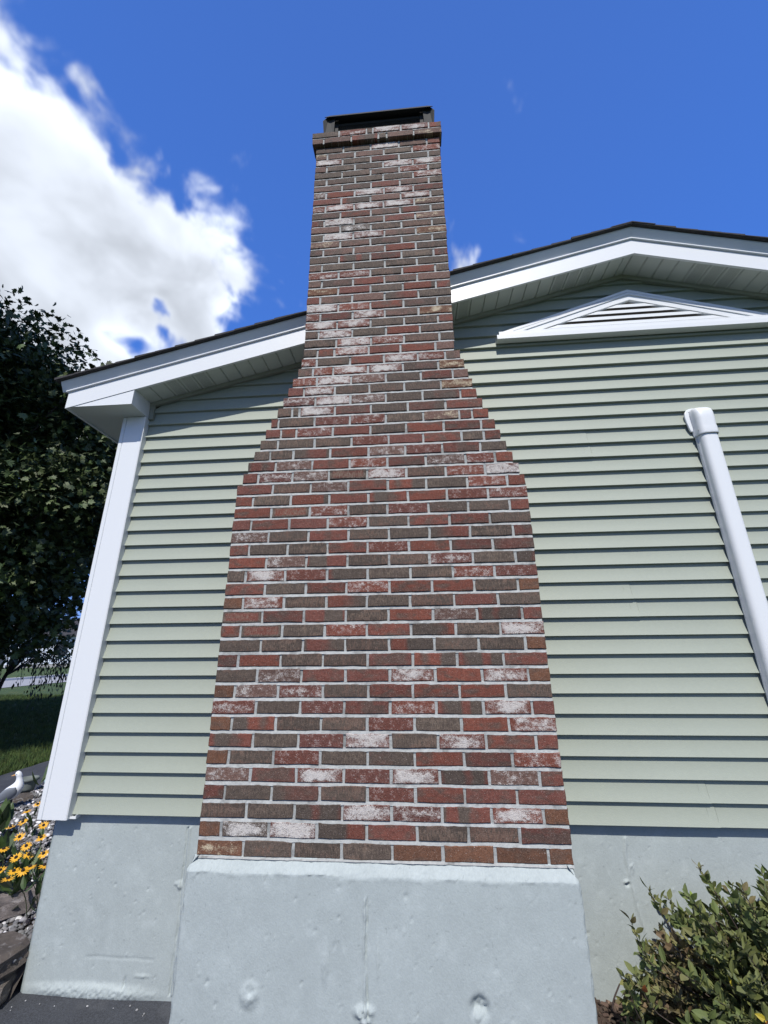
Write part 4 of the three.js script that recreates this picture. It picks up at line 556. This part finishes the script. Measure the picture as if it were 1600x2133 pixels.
{
  const base = V(1.58, 0.08, 0.42), t = thing('shrub', 'leafy olive green shrub with a few red and yellow leaves against the grey foundation', 'shrub', base.toArray()), r = rng(171);
  const cols = [[0.135, 0.155, 0.036], [0.105, 0.140, 0.032], [0.170, 0.170, 0.048], [0.155, 0.125, 0.046], [0.160, 0.105, 0.048]].map((c) => foliage(c, 0.3, 0.75)), bright = [foliage([0.22, 0.30, 0.03], 0.35), foliage([0.45, 0.36, 0.02], 0.35), foliage([0.42, 0.12, 0.03], 0.3), foliage([0.30, 0.05, 0.03], 0.3)];
  const geos = [leafGeo(0.038, 0.019, 0.3, 0.12), leafGeo(0.044, 0.021, 0.2, 0.2), leafGeo(0.032, 0.017, 0.35, 0.08)];
  const stems = [], spots = [];
  const R = (d) => { const w = 0.86 + 0.34 * f3(d.x * 2.2 + 4, d.y * 2.2, d.z * 2.2 + 1, 3); return V(d.x * 0.63 * w, 0.09 + Math.max(-0.02, d.y) * 0.54 * w, d.z * 0.47 * w); };
  for (let i = 0; i < 470; i++) { let d; do { d = V(r() * 2 - 1, r() * 1.15 - 0.12, r() * 2 - 1); } while (d.lengthSq() > 1 || d.lengthSq() < 0.1); d.normalize();
    const tip = R(d).multiplyScalar(0.90 + 0.22 * r() * r()), root = V(d.x * 0.06, 0, d.z * 0.06), mid = tip.clone().multiplyScalar(0.55).add(V(0, 0.06, 0)); if (tip.z + base.z < 0.0) tip.z = 0.0 - base.z; if (i % 3 === 0) stems.push(tube([root, mid, tip], 0.004, 0.0012, 4));
    const c = new THREE.CatmullRomCurve3([root, mid, tip]), up = tip.clone().sub(mid).normalize();
    for (let j = 0; j < 32; j++) { const k = j < 20 ? 0.74 + 0.26 * (j / 20) : 0.45 + 0.4 * r(), p = c.getPointAt(Math.min(1, k)), a = j * 2.4 + r(), side = V(Math.cos(a), 0, Math.sin(a)); spots.push({ p, d: up.clone().multiplyScalar(0.75).add(side.multiplyScalar(0.75 + 0.3 * r())).add(V(0, 0.12, 0)).normalize(), a: r() * 6.28, s: 0.75 + 0.5 * r(), k }); } }
  // long shoots on the left
  for (const [x, y, z, h] of [[-0.62, 0.24, 0.05, 0.14], [-0.55, 0.40, 0.0, 0.13], [-0.44, 0.50, -0.05, 0.11], [-0.60, 0.32, 0.1, 0.1], [-0.2, 0.58, -0.1, 0.09], [0.05, 0.60, -0.05, 0.07], [-0.33, 0.55, 0.05, 0.08]]) { const a = V(x * 0.6, y * 0.7, z), b = V(x - 0.05, y + h, z); stems.push(tube([a, V(x, y, z), b], 0.003, 0.001, 4)); for (let j = 0; j < 13; j++) spots.push({ p: V(x, y, z).lerp(b, j / 12), d: V(Math.cos(j * 2.4) * 0.7, 0.7, Math.sin(j * 2.4) * 0.7).normalize(), a: r() * 6.28, s: 0.8 + 0.3 * r(), k: 1 }); }
  mesh('stems', mergeGeometries(stems), mat([0.06, 0.045, 0.035], 0.9), t);
  // the leaves nearest the path are single pieces, the rest one mass
  const cam = camera.position.clone().sub(base); spots.forEach((s) => { s.q = s.p.distanceTo(cam) - 0.35 * s.k; }); spots.sort((a, b) => a.q - b.q);
  const mass = [[], [], [], [], []];
  spots.forEach((s, i) => { const kind = Math.floor(5 * Math.min(0.999, Math.max(0, 0.25 + 0.9 * (f3(s.p.x * 4 + 9, s.p.y * 4, s.p.z * 4, 2) - 0.5) * 2 + 0.35 * r() + 0.3 * s.p.x))), m = pose(s.p, s.d, s.a, s.s);
    if (i < 280) { const o = mesh('leaf', geos[i % 3], r() < 0.11 ? bright[Math.floor(r() * 4)] : cols[kind], t); m.decompose(o.position, o.quaternion, o.scale); } else mass[r() < 0.03 ? 0 : kind].push({ m, c: (() => { const g = 0.75 + 0.5 * r(); return [g, g, g]; })() }); });
  mass.forEach((l, i) => l.length && instances('foliage', geos[i % 3], cols[i], l, t));
  const fm = mat([0.30, 0.06, 0.20], 0.7); for (const [x, y, z] of [[-0.06, 0.50, 0.30], [0.02, 0.48, 0.32], [0.04, 0.55, 0.2]]) { const g = []; for (let k = 0; k < 9; k++) { const s = new THREE.IcosahedronGeometry(0.0045, 1); s.translate(x + (r() - 0.5) * 0.026, y + (r() - 0.5) * 0.012, z + (r() - 0.5) * 0.026); g.push(s); } mesh('blossom', mergeGeometries(g), fm, t); }
}
// neighbour's house across the road
{
  const h = thing('neighbour_house', 'white clapboard house across the road, seen beneath the tree', 'house', [-46, -0.03, -42]); h.rotation.y = 0.75;
  const wm = mat([0.62, 0.68, 0.76], 0.7), wall = new Build(); wall.box(-8, 8, 0.4, 3.6, -6, 0); mesh('wall', wall.geo(), wm, h);
  const fd = new Build(); fd.box(-8.02, 8.02, 0, 0.4, -6, 0.02); mesh('foundation', fd.geo(), mat([0.35, 0.35, 0.34]), h);
  for (let i = 0; i < 18; i++) { const b = new Build(), y = 0.4 + i * 0.175; b.quad([-8, y, 0.05], [8, y, 0.05], [8, y + 0.175, 0.012], [-8, y + 0.175, 0.012]); b.quad([-8, y, 0.012], [8, y, 0.012], [8, y, 0.05], [-8, y, 0.05]); mesh('clapboard', b.geo(), wm, h); }
  const rf = new Build(); rf.quad([-8.5, 3.55, 0.6], [8.5, 3.55, 0.6], [8.5, 5.6, -3], [-8.5, 5.6, -3]); rf.quad([-8.5, 5.6, -3], [8.5, 5.6, -3], [8.5, 3.55, -6.6], [-8.5, 3.55, -6.6]); rf.box(-8.5, 8.5, 3.45, 3.549, -6.6, 0.6); mesh('roof', rf.geo(), M.shingle, h);
  for (const x of [-5.5, -2.5, 2.4, 5.5]) { const w = new Build(); w.box(x - 0.6, x + 0.6, 1.35, 2.75, 0.03, 0.07); const o = mesh('window', w.geo(), mat([0.03, 0.035, 0.04], 0.1), h); const f = new Build(); f.box(x - 0.72, x + 0.72, 1.22, 1.349, 0.02, 0.12); f.box(x - 0.72, x + 0.72, 2.751, 2.88, 0.02, 0.12); mesh('frame', f.geo(), mat([0.75, 0.77, 0.8]), o); }
  const d = new Build(); d.box(-0.5, 0.5, 0.42, 2.5, 0.03, 0.08); mesh('door', d.geo(), mat([0.05, 0.06, 0.07], 0.4), h); const st = new Build(); st.box(-0.9, 0.9, 0, 0.36, 0.08, 1.1); mesh('step', st.geo(), mat([0.6, 0.6, 0.6]), h);
}

renderer.render(scene, camera);
